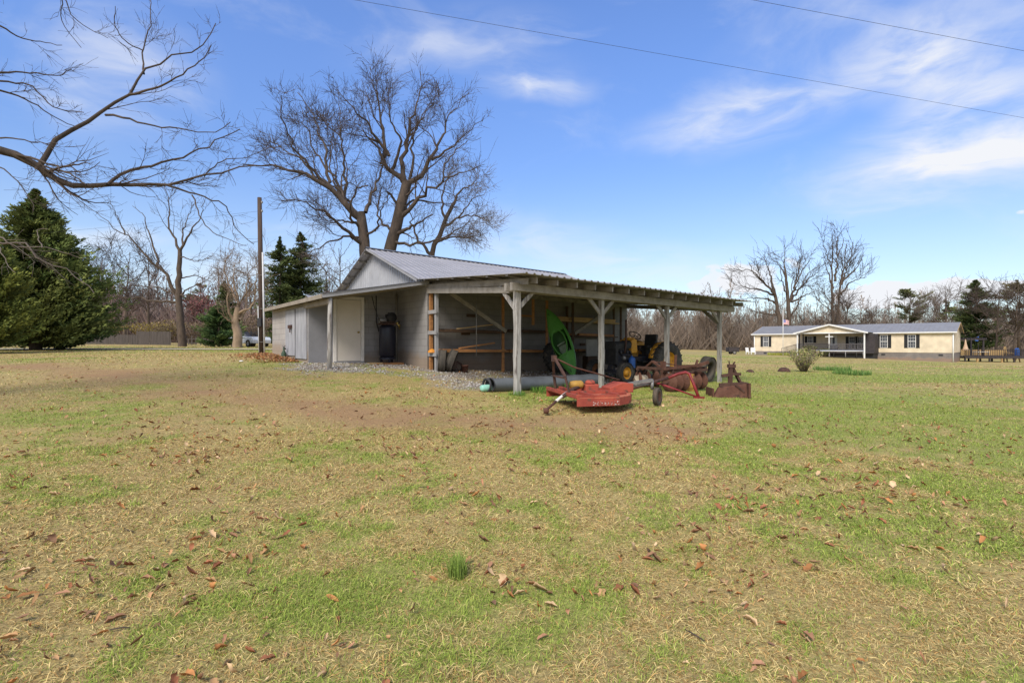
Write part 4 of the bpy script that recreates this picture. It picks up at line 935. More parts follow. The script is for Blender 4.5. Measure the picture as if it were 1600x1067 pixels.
# conduits on the porch wall
a = loc(587.5, 465, 2.25)[0]; b = MB(); b.tube([(a, 2.24, 3.1), (a+.01, 2.24, 2.2), (a+.08, 2.2, 1.9)], .016, 6); part(b, 'conduit', m_wire)
b = MB(); b.tube([(-.04, 2.2, 3.2), (-.04, 2.2, .9)], .035, 8); part(b, 'conduit', m_grey_wood)
# sliding panels on the end wall
v1, v2, v3 = 2.40, locu(463.5, 520, -2.95)[1], locu(447.5, 520, -2.95)[1]
b = MB(); b.bb(-2.985, -2.945, v1, v2, 1.0, 2.62); part(b, 'sliding_door', m_panel, bevel=.004)
b = MB(); b.bb(-2.985, -2.945, v2+.12, v3, 1.08, 2.60); sd = part(b, 'sliding_door', m_panel, bevel=.004)
a = locu(453, 512, -3.0); b = MB(); b.bb(-3.03, -2.988, a[1]-.25, a[1]+.2, a[2]-.02, a[2]+.09); b.bb(-3.05, -3.03, a[1]-.2, a[1]-.12, a[2]-.16, a[2]+.05); b.build('latch', m_rustd, sd, 0, xs)
b = MB(); b.bb(-2.975, -2.942, v2+.01, v2+.11, .75, 2.62); part(b, 'panel_gap_shade', m_dark)  # dark strip standing in for the shade between the two panels
# standing items along the end wall
wx = lambda u, v: (SC[0]+.8*u-.6*v, SC[1]+.6*u+.8*v)
a = locu(443.5, 550, -3.1); x_, y_ = wx(-3.1, a[1]); t = empty('water_spigot', (x_, y_, g1(x_, y_)), 0, 'dark green yard water spigot standing against the pale end wall', 'spigot')
b = MB(); b.lathe([(.09,0),(.085,.18),(.05,.24),(.03,.27),(.03,.38),(.0,.39)], 10); b.build('standpipe', M('spigot_green', (.04,.075,.045), (.03,.05,.03), 6, .6), t)
b = MB(); b.tube([(0,0,.33),(.06,-.05,.36),(.1,-.08,.32)], .02, 8); b.build('spout', m_dark, t); b = MB(); b.tube([(-.05,.03,.42),(0,0,.39),(.07,-.04,.44)], .012, 6); b.build('handle', m_dark, t)

# small metal outbuilding whose roof shows behind the lean-to
t = empty('metal_outbuilding', ga(487, 28.5), RZ, 'small pale metal outbuilding behind the lean-to with only its roof showing', 'outbuilding')
zt = float(P(482, 461.5, 28.5)[2])-t.location.z
b = MB(); b.bb(0, 3, -1.5, 1.5, -.1, zt-.6); b.add([(0,-1.5,zt-.6),(0,1.5,zt-.6),(0,0,zt-.03)], [(0,1,2)]); b.build('wall', m_gable, t)
b = MB(); b.add([(-.3,0,zt),(3.2,0,zt),(3.2,1.75,zt-.72),(-.3,1.75,zt-.72)], [(0,1,2,3)]); b.add([(-.3,0,zt),(3.2,0,zt),(3.2,-1.75,zt-.72),(-.3,-1.75,zt-.72)], [(0,1,2,3)]); b.build('roof', m_metal, t)

# ------------------------------------------------------------------ things in and around the shed
a = loc(605, 560, 1.75); x_, y_ = wx(a[0], 1.72); zg = g1(x_, y_)
t = empty('air_compressor', (x_, y_, zg+.05), RZ, 'tall dark upright air compressor in the porch corner beside the white door', 'air compressor')
b = MB(); b.lathe([(0,.13),(.12,.13),(.22,.17),(.27,.24),(.27,1.12),(.25,1.19),(.14,1.24),(0,1.25)], 28); b.build('tank', m_tank, t)
b = MB()
for k in range(3):
    an = k*2*PI/3+.4; b.bb(.2*math.cos(an)-.03, .2*math.cos(an)+.03, .2*math.sin(an)-.03, .2*math.sin(an)+.03, 0, .2)
b.lathe([(.26,.10),(.26,.18),(.24,.18),(.24,.10)], 20); b.build('leg', m_tank, t)
b = MB(); b.bb(-.3, .3, -.2, .2, 1.24, 1.275); b.tube([(-.3,-.2,1.26),(-.34,-.2,1.32),(.34,-.2,1.32),(.3,-.2,1.26)], .012, 6); b.build('platform', m_rustd, t)
b = MB(); b.bb(-.05, .2, -.12, .12, 1.28, 1.48); b.lathe([(0,-.02),(.07,-.02),(.07,.16),(0,.16)], 12, None, (.08,-.02,1.48)); b.lathe([(0,-.02),(.055,-.02),(.055,.12),(0,.12)], 12, None, (0.0,.06,1.46))
for k in range(5): b.lathe([(.06,0),(.085,.003),(.085,.012),(.06,.015)], 12, None, (.08,-.02,1.5+k*.026))
b.build('pump', m_blackp, t)
b = MB(); b.lathe([(0,-.13),(.085,-.13),(.095,-.11),(.095,.11),(.085,.13),(0,.13)], 14, AX_X, (-.16,.02,1.38)); b.build('motor', m_steel, t)
b = MB(); b.lathe([(.0,-.02),(.165,-.02),(.17,0),(.165,.02),(0,.02)], 20, AX_Y, (.08,-.17,1.48)); b.build('flywheel_guard', m_blackp, t)
b = MB(); b.tube([(.2,-.22,1.3),(.28,-.26,1.22),(.3,-.24,1.1),(.36,-.2,1.25)], .02, 8); b.lathe([(0,0),(.035,0),(.035,.03),(0,.03)], 12, AX_Y, (.24,-.27,1.3)); b.build('pressure_valve', m_brass, t)
b = MB(); b.tube([(-.28,-.1,1.3),(-.36,-.05,1.5),(-.38,.2,1.85),(-.36,.45,2.2)], .012, 6); b.build('air_hose', m_wire, t)
b = MB(); x2, y2 = wx(loc(605, 565, 1.6)[0], 1.6)
b.bb(-.5, .45, -.3, -.12, -.01, .045); b.bb(-.42, .5, -.05, .12, -.01, .045); b.bb(-.4, .44, .16, .3, -.01, .045); o = b.build('wooden_skid', m_raw_wood); o.location = (x2, y2, zg+.0); o.rotation_euler = (0,0,RZ)
tag(o, 'low orange brown plank skid on the gravel under the air compressor', 'wooden skid')
b = MB(); b.bb(-.24, .24, -.05, .05, 0, .06); o = b.build('timber_block', m_pale_wood, None, .004); xx = gp(586, 569.5); o.location = xx; o.rotation_euler = (0,0,.2); tag(o, 'short pale orange timber block in front of the plank skid', 'timber')

def tyre_mesh(R_, w, rin, lug=0, k=48):
    """tyre about local y axis"""
    b = MB(); hw = w/2
    prof = [(rin, -hw*.72), (rin+.15*(R_-rin), -hw*.95), (rin+.6*(R_-rin), -hw), (R_-.02, -hw*.86), (R_, -hw*.6), (R_+.004, 0), (R_, hw*.6), (R_-.02, hw*.86), (rin+.6*(R_-rin), hw), (rin+.15*(R_-rin), hw*.95), (rin, hw*.72), (rin-.005, 0), (rin, -hw*.72)]
    b.lathe(prof, k, AX_Y)
    if lug:
        n = 22
        for i in range(n):
            for sd in (-1, 1):
                a = 2*PI*(i+(.5 if sd > 0 else 0))/n; c = Vector((math.cos(a)*(R_+.012), sd*hw*.42, math.sin(a)*(R_+.012)))
                Rm = Matrix.Rotation(-a+PI/2, 3, 'Y') @ Matrix.Rotation(sd*.7, 3, 'Z')
                b.box(c, (.035*R_/.6, hw*1.0, lug*1.6), M=Rm)
    else:
        n = 60
        for i in range(n):
            a = 2*PI*i/n
            for sd in (-.45, 0, .45):
                c = Vector((math.cos(a)*R_, sd*w, math.sin(a)*R_)); b.box(c, (R_*.07, w*.2, .014), M=Matrix.Rotation(-a+PI/2, 3, 'Y'))
    return b
def lone_tyre(base, R_, w, rin, yaw, lean, label, mat=m_tyre_old, group=None, lug=0):
    """upright tyre: axis along local y, leaning by angle about local x"""
    o = tyre_mesh(R_, w, rin, lug).build('loose_tyre', mat)
    o.rotation_mode = 'XYZ'; o.rotation_euler = (lean, 0, yaw); o.location = (base[0], base[1], base[2]+R_*math.cos(lean)+w/2*abs(math.sin(lean))-.01)
    return tag(o, label, 'tyre', group)
def on_uv(px, v, py=575):
    u = loc(px, py, v)[0]; x_, y_ = wx(u, v); return (x_, y_, g1(x_, y_))
lone_tyre(on_uv(691, -.55), .33, .20, .2, PI/2+.08, .08, 'dusty old tyre standing next to the white shelf post', group='tyres leaning by the shelf post')
lone_tyre(on_uv(705, -.62), .34, .20, .2, PI/2+.02, .34, 'dusty old tyre tilted against the tyre next to the shelf post', group='tyres leaning by the shelf post')
b = MB()
for k in range(7):
    r_ = .12+.012*k; b.tube([(r_*math.cos(a), .04*math.sin(a*3+k)+.02*k-.06, r_*math.sin(a)+.14) for a in np.linspace(0, 2*PI, 20)], .006, 5, False)
o = b.build('wire_coil', m_rustd); o.location = on_uv(716, -.55); o.rotation_euler = (0,0,.9); tag(o, 'small loose coil of rusty wire beside the tilted tyre', 'wire coil')
t = empty('flower_pot', on_uv(726.5, -.75), 0, 'small rusty brown bucket on the gravel under the shelf', 'bucket')
b = MB(); b.lathe([(0,.0),(.085,.0),(.105,.2),(.112,.2),(.112,.23),(.1,.23),(.09,.05),(0,.05)], 16); b.build('bucket_body', m_rust, t); b = MB(); b.tube([(-.105,0,.21),(-.09,.04,.12),(0,.11,.08),(.09,.04,.12),(.105,0,.21)], .005, 5); b.build('handle', m_dark, t); t.name = 'rusty_bucket'
t = empty('wall_lamp', (0,0,0)); bpy.data.objects.remove(t)
a = loc(675, 549, -.3); b = MB(); b.lathe([(.13,0),(.13,.05),(.1,.07),(.06,.1),(.02,.12),(0,.12)], 12); o = b.build('work_cap', M('orange_plastic', (.65,.26,.03), (.5,.2,.03), 5, .6)); x_, y_ = wx(.0, -.3); o.location = (x_-.0, y_, 1.228); tag(o, 'orange cone shaped object sitting on the lowest shelf bracket', 'orange object')
# lumber on the shelves
def boards(u0, u1, z, n, mt, label, group, vmin=SV+.02, vmax=-.08, th=.04, w=.09, stack=1):
    for k in range(n):
        v = vmin+(vmax-vmin)*(k+.5)/n; L = (u1-u0)*random.uniform(.6, .98); s_ = random.uniform(u0, u1-L)
        for st in range(stack):
            b = MB(); b.bb(-L/2, L/2, -w/2, w/2, 0, th); o = b.build('lumber_board', mt, None, .003)
            um = s_+L/2; x_, y_ = wx(um, v+random.uniform(-.01,.01)); o.location = (x_, y_, z-.016*um*min(1, z/2.7)+.003+st*(th+.002)); o.rotation_euler = (0, .016, RZ+random.uniform(-.02,.02)); tag(o, label, 'lumber', group)
boards(ua+.05, ub-.05, z_lo, 4, m_raw_wood, 'orange brown board lying on the lowest shelf left of the corner post', 'boards on the lowest left shelf', w=.085)
boards(ua+.05, ub-.05, z_mid, 3, m_dark_wood, 'dark board lying on the middle shelf left of the corner post', 'boards on the middle left shelf', w=.085)
boards(uc+.05, ud-.05, z_lo2, 3, m_raw_wood, 'brown board on the lowest shelf between the corner post and kayak', 'boards on the lowest shelf beside the kayak')
boards(uc+.05, ud-.05, z_mid2, 2, m_dark_wood, 'dark board on the middle shelf between the corner post and kayak', 'boards on the middle shelf beside the kayak')
boards(ue+.05, uf-.02, z_top3, 4, m_pale_wood, 'pale yellow board in the stack on the top shelf above the tractor', 'pale boards on the top right shelf', stack=3)
boards(ug_+.02, uh-.02, z_mid3, 3, m_raw_wood, 'brown board on the middle shelf above the tractor', 'boards on the middle right shelf', stack=2)
boards(ui, uj, z_lo3, 3, m_raw_wood, 'brown board on the short low shelf right of the kayak', 'boards on the low right shelf', stack=2)
a = loc(757, 511, SV+.1); b = MB(); b.beam((-.7,0,.0),(.65,0,.16),.09,.03); o = b.build('lumber_board', m_pale_wood); x_, y_ = wx(a[0]-.3, SV+.15); o.location = (x_, y_, z_mid+.05); o.rotation_euler = (0,0,RZ); tag(o, 'pale board resting tilted on the middle left shelf', 'lumber')
a = loc(760, 543, SV+.1); b = MB(); b.beam((-.7,0,.0),(.65,0,.17),.09,.04); o = b.build('lumber_board', m_raw_wood); x_, y_ = wx(a[0]-.3, SV+.15); o.location = (x_, y_, z_lo+.07); o.rotation_euler = (0,0,RZ); tag(o, 'brown board resting tilted on the lowest left shelf', 'lumber')
a = on_uv(925, -.7); b = MB(); b.bb(-.3,.3,-.02,.02,0,.62); o = b.build('plywood_offcut', M('grey_ply', (.34,.32,.29),(.27,.25,.22),3,.8)); o.location = (a[0], a[1], a[2]+.62); o.rotation_euler = (-.05,0,RZ); tag(o, 'grey square panel standing between the kayak and the tractor', 'panel')
b = MB(); b.bb(-.25,.25,-.15,.15,0,.63); o = b.build('wooden_crate', m_dark_wood, None, .01); o.location = (a[0]-.05, a[1]+.2, a[2]); o.rotation_euler = (0,0,RZ); tag(o, 'dark crate supporting the grey square panel behind the front tyre', 'crate')
lone_tyre(on_uv(868, -.75), .52, .32, .27, RZ+.15, -.2, 'large dark tractor tyre leaning under the shelf behind the kayak', m_tyre, lug=.03)
# kayak leaning against the shelf
def kayak():
    top = P(857, 484, 17.6); bot = P(899, 580, 16.4)
    bot[2] = g1(bot[0], bot[1])+.02
    ax = norm(top-bot); cam = norm(np.array([0-bot[0], -bot[1], .4])); zz = norm(cam-ax*(cam@ax)); zz = norm(zz+np.cross(ax, zz)*-.38); yy = np.cross(zz, ax)
    L = float(np.linalg.norm(top-bot))
    root = empty('kayak', bot, 0, 'bright green sit-in kayak leaning upright against the shelves', 'kayak')
    Mx = Matrix((tuple(ax)+(0,), tuple(yy)+(0,), tuple(zz)+(0,), (0,0,0,1))).transposed(); Mx.translation = Vector(bot); root.matrix_world = Mx
    n, k = 31, 20; W = .36; vs = []; fs = []; ck0, ck1 = .33, .64
    def half(s): return max(.012, W*(math.sin(PI*min(1, max(0, s)))**.72))
    for i in range(n):
        s = i/(n-1); w = half(s); rock = .10*(2*s-1)**4
        ring = []
        for j in range(k):
            a = 2*PI*j/k; cy, cz = math.cos(a), math.sin(a)
            dz = .11 if cz > 0 else .19
            z = rock+cz*dz*(.25+.75*math.sin(PI*min(max(s,.02),.98))**.6)
            z += (.05*math.exp(-(cy*1.6)**2) if cz > 0 else 0)*(math.sin(PI*s))
            ring.append((s*L, w*math.copysign(abs(cy)**.8, cy), z))
        vs += ring
    for i in range(n-1):
        for j in range(k):
            s = (i+.5)/(n-1); a = 2*PI*(j+.5)/k
            if ck0 < s < ck1 and math.sin(a) > .55: continue
            fs.append((i*k+j, (i+1)*k+j, (i+1)*k+(j+1)%k, i*k+(j+1)%k))
    fs += [tuple(range(k)), tuple(reversed(range((n-1)*k, n*k)))]
    b = MB(); b.add(vs, fs, True); b.build('hull', m_kayak, root)
    c = .485*L; pts = []
    for a in np.linspace(0, 2*PI, 41): pts.append((c+.175*L*math.cos(a), .245*math.sin(a)*(1+.08*math.cos(a)), .155-.01*math.cos(2*a)))
    b = MB(); b.tube(pts, .024, 8, False); b.build('cockpit_rim', m_kayak, root)
    b = MB(); inn = [(c+(q[0]-c)*.98, q[1]*.98, .14) for q in pts[:-1]]; low = [(c+(q[0]-c)*.85, q[1]*.85, -.1) for q in pts[:-1]]; nn = len(inn)
    b.add(inn+low, [(i, (i+1)%nn, nn+(i+1)%nn, nn+i) for i in range(nn)]+[tuple(range(nn, 2*nn))], True); b.build('cockpit', m_kayak_in, root)
    b = MB(); b.bb(c-.16*L*.9, c-.02*L, -.17, .17, -.08, -.03); b.box((c-.02*L+.02,0,.0),(.04,.3,.2)); b.build('seat', M('kayak_seat', (.25,.32,.22), (.17,.22,.15), 5, .7), root)
    for s in (.09, .91):
        b = MB(); b.tube([(s*L-.05,0,.12),(s*L-.03,0,.17),(s*L+.03,0,.17),(s*L+.05,0,.12)], .01, 6); b.build('carry_handle', m_blackp, root)
kayak()

# ---- tractor
def wheel(parent, R_, w, rin, loc_, mrim, lug, name):
    wq = empty(name, loc_, 0, parent=parent)
    tyre_mesh(R_, w, rin, lug).build('tyre', m_tyre, wq)
    b = MB(); b.lathe([(rin+.012,-w*.36),(rin-.005,-w*.3),(rin-.03,-w*.2),(rin-.05,-w*.05),(rin*.55,.0),(rin*.5,-.02),(.09,-.05),(.07,-.09),(0,-.09)], 32, AX_Y)
    b.lathe([(rin+.012,w*.36),(rin-.005,w*.3),(rin-.03,w*.2),(rin-.05,w*.05),(rin*.5,.0),(0,.02)], 32, AX_Y)
    for k_ in range(6):
        a = k_*PI/3; b.lathe([(0,-.03),(.016,-.03),(.016,0)], 6, AX_Y, (rin*.42*math.cos(a), -.012, rin*.42*math.sin(a)))
    b.build('rim', mrim, wq); return wq
tx, ty = 4.0, 16.75
tr = empty('farm_tractor', (tx, ty, g1(tx, ty)), math.atan2(-.6, -.8), 'old black and yellow farm tractor parked nose left under the carport', 'tractor')
WB = 1.95
m_rim_rust = M('rusty_yellow_rim', (.25,.11,.04), (.15,.06,.03), 7, .8, .2)
def twheel(name, R_, w, rin, x_, y_, mr, lug):
    wx_, wy_, _ = 0, 0, 0
    c = tr.rotation_euler[2]; gx_, gy_ = tx+x_*math.cos(c)-y_*math.sin(c), ty+x_*math.sin(c)+y_*math.cos(c)
    wq = wheel(tr, R_, w, rin, (x_, y_, R_+g1(gx_, gy_)-tr.location.z), mr, lug, name)
    if y_ > 0: wq.rotation_euler = (0, 0, PI)
    return wq
twheel('front_wheel', .31, .17, .185, 1.12, .6, m_yellow, 0); fw = twheel('front_wheel', .31, .17, .185, 1.12, -.68, m_rim_rust, 0)
twheel('rear_wheel', .64, .32, .34, -.83, .66, m_yellow, .035); twheel('rear_wheel', .64, .32, .34, -.83, -.66, m_yellow, .035)
b = MB(); b.beam((1.12,-.6,.34),(1.12,.6,.34),.09,.09); b.tube([(1.12,.52,.25),(1.12,.52,.5)], .04, 8); b.tube([(1.12,-.52,.25),(1.12,-.52,.5)], .04, 8); b.beam((1.12,0,.36),(1.05,0,.55),.18,.16); b.build('front_axle', m_engine, tr)
b = MB(); b.beam((-.83,-.6,.6),(-.83,.6,.6),.16,.16); b.bb(-1.05,-.45,-.2,.2,.42,.85); b.bb(-.5,.35,-.17,.17,.42,.78); b.build('transmission', m_engine, tr, .02)
b = MB(); b.bb(.3,1.0,-.16,.16,.45,.9); b.bb(.38,.92,-.13,.13,.9,1.08)
for i in range(4): b.lathe([(0,0),(.05,0),(.05,.09),(0,.09)], 10, AX_Y, (.42+.15*i, .13, .93))
for i in range(4): b.tube([(.42+.15*i,.14,.9),(.42+.15*i,.24,.86),(.5,.27,.82)], .026, 6)
b.build('engine', m_engine, tr, .01)
b = MB(); b.bb(1.02,1.14,-.22,.22,.55,1.2); 
for i in range(14): b.bb(1.14,1.15,-.20+.03*i,-.19+.03*i,.6,1.16)
b.build('radiator', m_blackp, tr, .01)
b = MB(); hp = [(-.23,1.06),(-.235,1.2),(-.17,1.29),(.17,1.29),(.235,1.2),(.23,1.06)]
n = len(hp); b.add([(x_, y_, z_-(.03 if x_ > .9 else 0)) for x_ in (.42, 1.17) for y_, z_ in hp], [(i, i+1, n+i+1, n+i) for i in range(n-1)]+[tuple(range(n)), tuple(reversed(range(n, 2*n)))]); b.build('hood', m_blackp, tr, .015)
b = MB(); b.prism([(.12,.9),(.42,.9),(.42,1.31),(.3,1.36),(.16,1.33)], -.24, .24, Matrix(((1,0,0),(0,0,1),(0,1,0)))); b.build('dashboard', m_yellow, tr, .02)
b = MB(); b.bb(.1,.40,-.12,.12,1.325,1.40); b.build('fuel_cap_cover', m_yellow, tr, .03)
Rs = Matrix.Rotation(-.65, 3, 'Y')
b = MB(); b.tube([Rs @ Vector((.2*math.cos(a), .2*math.sin(a), 0))+Vector((-.04,0,1.47)) for a in np.linspace(0, 2*PI, 29)], .014, 8, False)
for k in range(3):
    a = k*2*PI/3+.5; b.tube([Vector((-.04,0,1.47)), Rs @ Vector((.2*math.cos(a), .2*math.sin(a), 0))+Vector((-.04,0,1.47))], .009, 6)
b.tube([(-.04,0,1.47),(.2,0,1.28)], .018, 8); b.build('steering_wheel', m_blackp, tr)
b = MB(); b.box((-.62,0,1.1),(.46,.46,.09)); b.box((-.86,0,1.3),(.1,.46,.42), M=Matrix.Rotation(-.15,3,'Y')); b.tube([(-.62,.24,1.14),(-.84,.24,1.32)], .02, 6); b.build('seat', m_blackp, tr, .03)
b = MB(); b.bb(-.7,-.5,-.1,.1,.85,1.06); b.build('seat_base', m_blackp, tr)
for sd in (-1, 1):
    b = MB(); vs = []; R0 = .67
    for i in range(15):
        a = math.radians(12+i*8.2)
        for yy in (.40, .42, .60): vs.append((-.83+R0*math.cos(a)*(1 if yy > .41 else .80), sd*yy, .6+R0*math.sin(a)*(1 if yy > .41 else .80)))
    b.add(vs, [(i*3+j, i*3+j+1, i*3+4+j, i*3+3+j) for i in range(14) for j in range(2)], True); o = b.build('fender', m_yellow, tr)
    md = o.modifiers.new('s', 'SOLIDIFY'); md.thickness = .012
b = MB(); b.bb(-.35,.1,.2,.42,.6,.64); b.bb(-.35,.1,-.42,-.2,.6,.64); b.build('footrest', m_blackp, tr)
b = MB(); b.lathe([(0,0),(.09,0),(.1,.03),(.1,.3),(.08,.34),(.03,.37),(.03,.4),(0,.4)], 14, None, (.55,.36,.42)); b.build('oil_can', m_blue, tr)
b = MB(); b.bb(.2,.5,.17,.22,.42,.7); b.build('battery_box', m_blue, tr, .01)
b = MB(); b.tube([(.75,.24,.9),(.72,.27,1.2),(.72,.27,1.95)], [.03,.028,.028], 8); b.build('exhaust_pipe', m_rustd, tr)
b = MB(); b.tube([(-.05,.1,.75),(-.12,.14,1.05)], .012, 6); b.lathe([(0,-.03),(.03,-.02),(.03,.02),(0,.03)], 8, None, (-.12,.14,1.08)); b.tube([(-1.0,.25,.55),(-1.35,.32,.45),(-1.5,.33,.42)], .025, 6); b.tube([(-1.0,-.25,.55),(-1.35,-.32,.45),(-1.5,-.33,.42)], .025, 6); b.build('lift_arms', m_rustd, tr)
b = MB(); b.lathe([(0,-.04),(.06,-.03),(.07,.03),(0,.05)], 12, AX_X, (.85,.3,.75)); b.build('headlamp', m_steel, tr)
# stone, boards under the tractor
b = MB(); R = np.random.default_rng(5); n1, n2 = 9, 14; vs = []
for i in range(n1):
    for j in range(n2):
        a = PI*i/(n1-1); p = 2*PI*j/n2; q = 1+.18*(R.random()-.5) if 0 < i < n1-1 else 1
        sx = math.copysign(abs(math.cos(p))**.6, math.cos(p)); sy = math.copysign(abs(math.sin(p))**.6, math.sin(p))
        vs.append((.2*math.sin(a)**.5*sx*q, .17*math.sin(a)**.5*sy*q, .17*math.cos(a)*q+.15))
b.add(vs, [(i*n2+j, i*n2+(j+1)%n2, (i+1)*n2+(j+1)%n2, (i+1)*n2+j) for i in range(n1-1) for j in range(n2)], False); o = b.build('rough_stone', m_stone); xx = gp(1001, 605); o.location = (xx[0], xx[1], xx[2]+.04); tag(o, 'pale rough stone lump on the ground before the tractor', 'stone')
for i, (px, py, lb) in enumerate(((982,603,'weathered plank on the ground under the pale stone'),(975,597,'weathered plank on the ground behind the front tractor wheel'))):
    b = MB(); b.bb(-.6,.6,-.07,.07,0,.05); o = b.build('plank', m_dark_wood, None, .004); o.location = gp(px, py); o.rotation_euler = (0,0,.35+i*.2); tag(o, lb, 'plank')
# grey vinyl roll on the ground along the posts
A0 = gp(762, 614); A1 = gp(968, 605)
def vroll():
    a = np.array([A0[0]+.05, A0[1]+.25, 0]); c = a+np.array([.8*3.75,.6*3.75,0]); c = np.array([c[0], c[1], 0])
    root = empty('vinyl_roll', (a[0], a[1], g1(a[0], a[1])), 0, 'long grey vinyl roll lying on the ground behind the corner post', 'roll')
    n, k = 22, 26; vs = []; L = np.linalg.norm(c-a); d = (c-a)/L; nrm = np.array([-d[1], d[0], 0])
    for i in range(n):
        s = i/(n-1); p = a+(c-a)*s-np.array([a[0], a[1], 0]); z0 = g1(a[0]+p[0], a[1]+p[1])-g1(a[0], a[1])
        for j in range(k):
            an = 2*PI*j/k; r_ = .185*(1+.02*math.sin(an*3+s*9)); sq = 1.12
            q = p+nrm*math.cos(an)*r_*sq; vs.append((q[0], q[1], z0+.16+math.sin(an)*r_*.92+.006*math.sin(s*40+an*2)))
    b = MB(); b.add(vs, [(i*k+j, i*k+(j+1)%k, (i+1)*k+(j+1)%k, (i+1)*k+j) for i in range(n-1) for j in range(k)]+[tuple((n-1)*k+j for j in range(k))], True); b.build('roll_body', m_tarp, root)
    b = MB(); rr = [(tuple(-d*.10+nrm*math.cos(2*PI*j/20)*.165+np.array([0,0,.165+.15*math.sin(2*PI*j/20)]))) for j in range(21)]
    b.tube(rr, .03, 6, False); rr2 = [(tuple(-d*.0+nrm*math.cos(2*PI*j/20)*.208+np.array([0,0,.16+.172*math.sin(2*PI*j/20)]))) for j in range(21)]; b.tube(rr2, .012, 6, False); b.build('roll_end', m_dark, root)
    b = MB(); Mx = Matrix((tuple(nrm), (0,0,1), tuple(-d))).transposed(); b.lathe([(.08,-.1),(.085,.05),(.08,.13),(.07,.155),(.04,.17),(0,.175)], 18, Mx, tuple(-d*.1+np.array([0,-.03,.10]))); o = b.build('mint_bucket', m_mint); o.location = root.location
    tag(o, 'mint green plastic tub sticking out of the end of the grey roll', 'tub')
vroll()

# ---- red rotary mower
mo = np.array([.95, 10.05]); mz = g1(*mo); ma = math.atan2(.226, .974)
mw = empty('rotary_mower', (mo[0], mo[1], mz), ma, 'faded red rotary mower deck with hitch frame lying before the carport', 'mower')
deck = [(0,-.93),(.82,-.93),(1.18,-.62),(1.36,-.3),(1.36,.3),(1.18,.62),(.82,.93),(0,.93)]
b = MB(); b.prism(deck, .25, .28); b.build('deck', m_redtop, mw, .01)
b = MB()
n = len(deck)
for i in range(n):
    p, q = deck[i], deck[(i+1)%n]
    if i == n-1: continue
    b.beam((p[0], p[1], .195), (q[0], q[1], .195), .02, .14)
b.build('skirt', m_redp, mw)
b = MB()
b.beam((.02,-.93,.30),(.02,.93,.30),.06,.06); b.beam((.30,-.93,.305),(.30,.93,.305),.06,.055); b.beam((.03,-.3,.31),(1.3,-.22,.31),.07,.07); b.beam((.03,.3,.31),(1.3,.22,.31),.07,.07)
b.beam((.85,-.8,.3),(.85,.8,.3),.05,.05); b.beam((.3,-.9,.3),(1.15,-.5,.3),.04,.04); b.beam((0,-.90,.3),(.82,-.90,.3),.05,.045); b.build('deck_rib', m_redp, mw)
b = MB(); b.bb(.48,.76,-.13,.13,.28,.45); b.lathe([(0,0),(.10,0),(.10,.05),(.05,.08),(0,.08)], 14, None, (.62,0,.45)); b.build('gearbox', m_redp, mw, .02)
b = MB(); b.prism([(.95,.28),(1.45,.28),(1.45,.46),(1.22,.48),(.95,.38)], -.22, .22, Matrix(((1,0,0),(0,0,1),(0,1,0)))); b.build('tail_bracket', m_redp, mw, .01)
b = MB()
apex = (-.12,.05,.98)
for sy in (-.42, .42):
    b.beam((.05,sy,.26),(-.02,sy*.85,.62),.05,.03); b.beam((-.02,sy*.85,.62),(apex[0],apex[1]+sy*.12,apex[2]),.05,.03)
b.bb(-.15,-.08,-.02,.12,.9,1.02); b.beam((-.03,-.38,.6),(-.03,.38,.6),.04,.03); b.build('hitch_frame', m_rustd, mw)
b = MB(); b.tube([apex,(.3,.03,.78),(1.25,.0,.52)], .015, 8); b.build('stay_rod', m_rust, mw)
b = MB(); b.tube([(.45,0,.42),(.2,-.15,.36),(-.1,-.42,.25)], .038, 10); b.build('drive_shaft', m_rustd, mw)
b = MB(); b.tube([(.05,-.25,.32),(-.28,-.58,.19)], .028, 10); b.build('shaft_tube', m_trimw, mw)
b = MB(); b.tube([(-.27,-.57,.19),(-.55,-.82,.06)], .025, 8); b.lathe([(0,0),(.05,.01),(.055,.08),(0,.09)], 10, AX_X, (-.6,-.86,.06)); b.build('shaft_end', m_rust, mw)
b = MB(); b.lathe([(0,-.14),(.07,-.14),(.085,-.05),(.085,.08),(.06,.12),(0,.12)], 14, AX_X, (.34,-.02,.44)); b.build('shaft_shield', m_jerry, mw)
b = MB(); b.beam((1.35,0,.42),(2.0,.05,.50),.08,.06); b.beam((1.4,.08,.36),(2.0,.10,.42),.03,.03); b.tube([(2.0,.05,.5),(2.0,.05,.3)], .035, 8); b.build('tail_arm', m_steel, mw)
tw = empty('tail_wheel', (2.05,-.08,.175), .75, parent=mw)
tyre_mesh(.175,.085,.1).build('tyre', M('tail_tyre', (.13,.10,.075), (.07,.058,.048), 6, .9), tw); b = MB(); b.lathe([(.1,-.04),(.05,-.02),(.0,-.03)], 16, AX_Y); b.lathe([(.1,.04),(.05,.02),(0,.03)], 16, AX_Y); b.build('rim', m_rust, tw)
# worn white lettering strip on the skirt
b = MB(); R = random.Random(4); xq = .30
for wd in (.06,.05,.07,.05,.03,.06,.05,.06):
    y0 = -.944
    for k in range(3):
        b.bb(xq+R.uniform(0,.025), xq+wd-R.uniform(0,.025), y0-.003, y0+.002, .14+.026*k+R.uniform(0,.006), .157+.026*k)
    b.bb(xq, xq+.012, y0-.0035, y0+.0025, .14, .21); xq += wd+.014
b.build('faded_lettering', m_decal, mw)

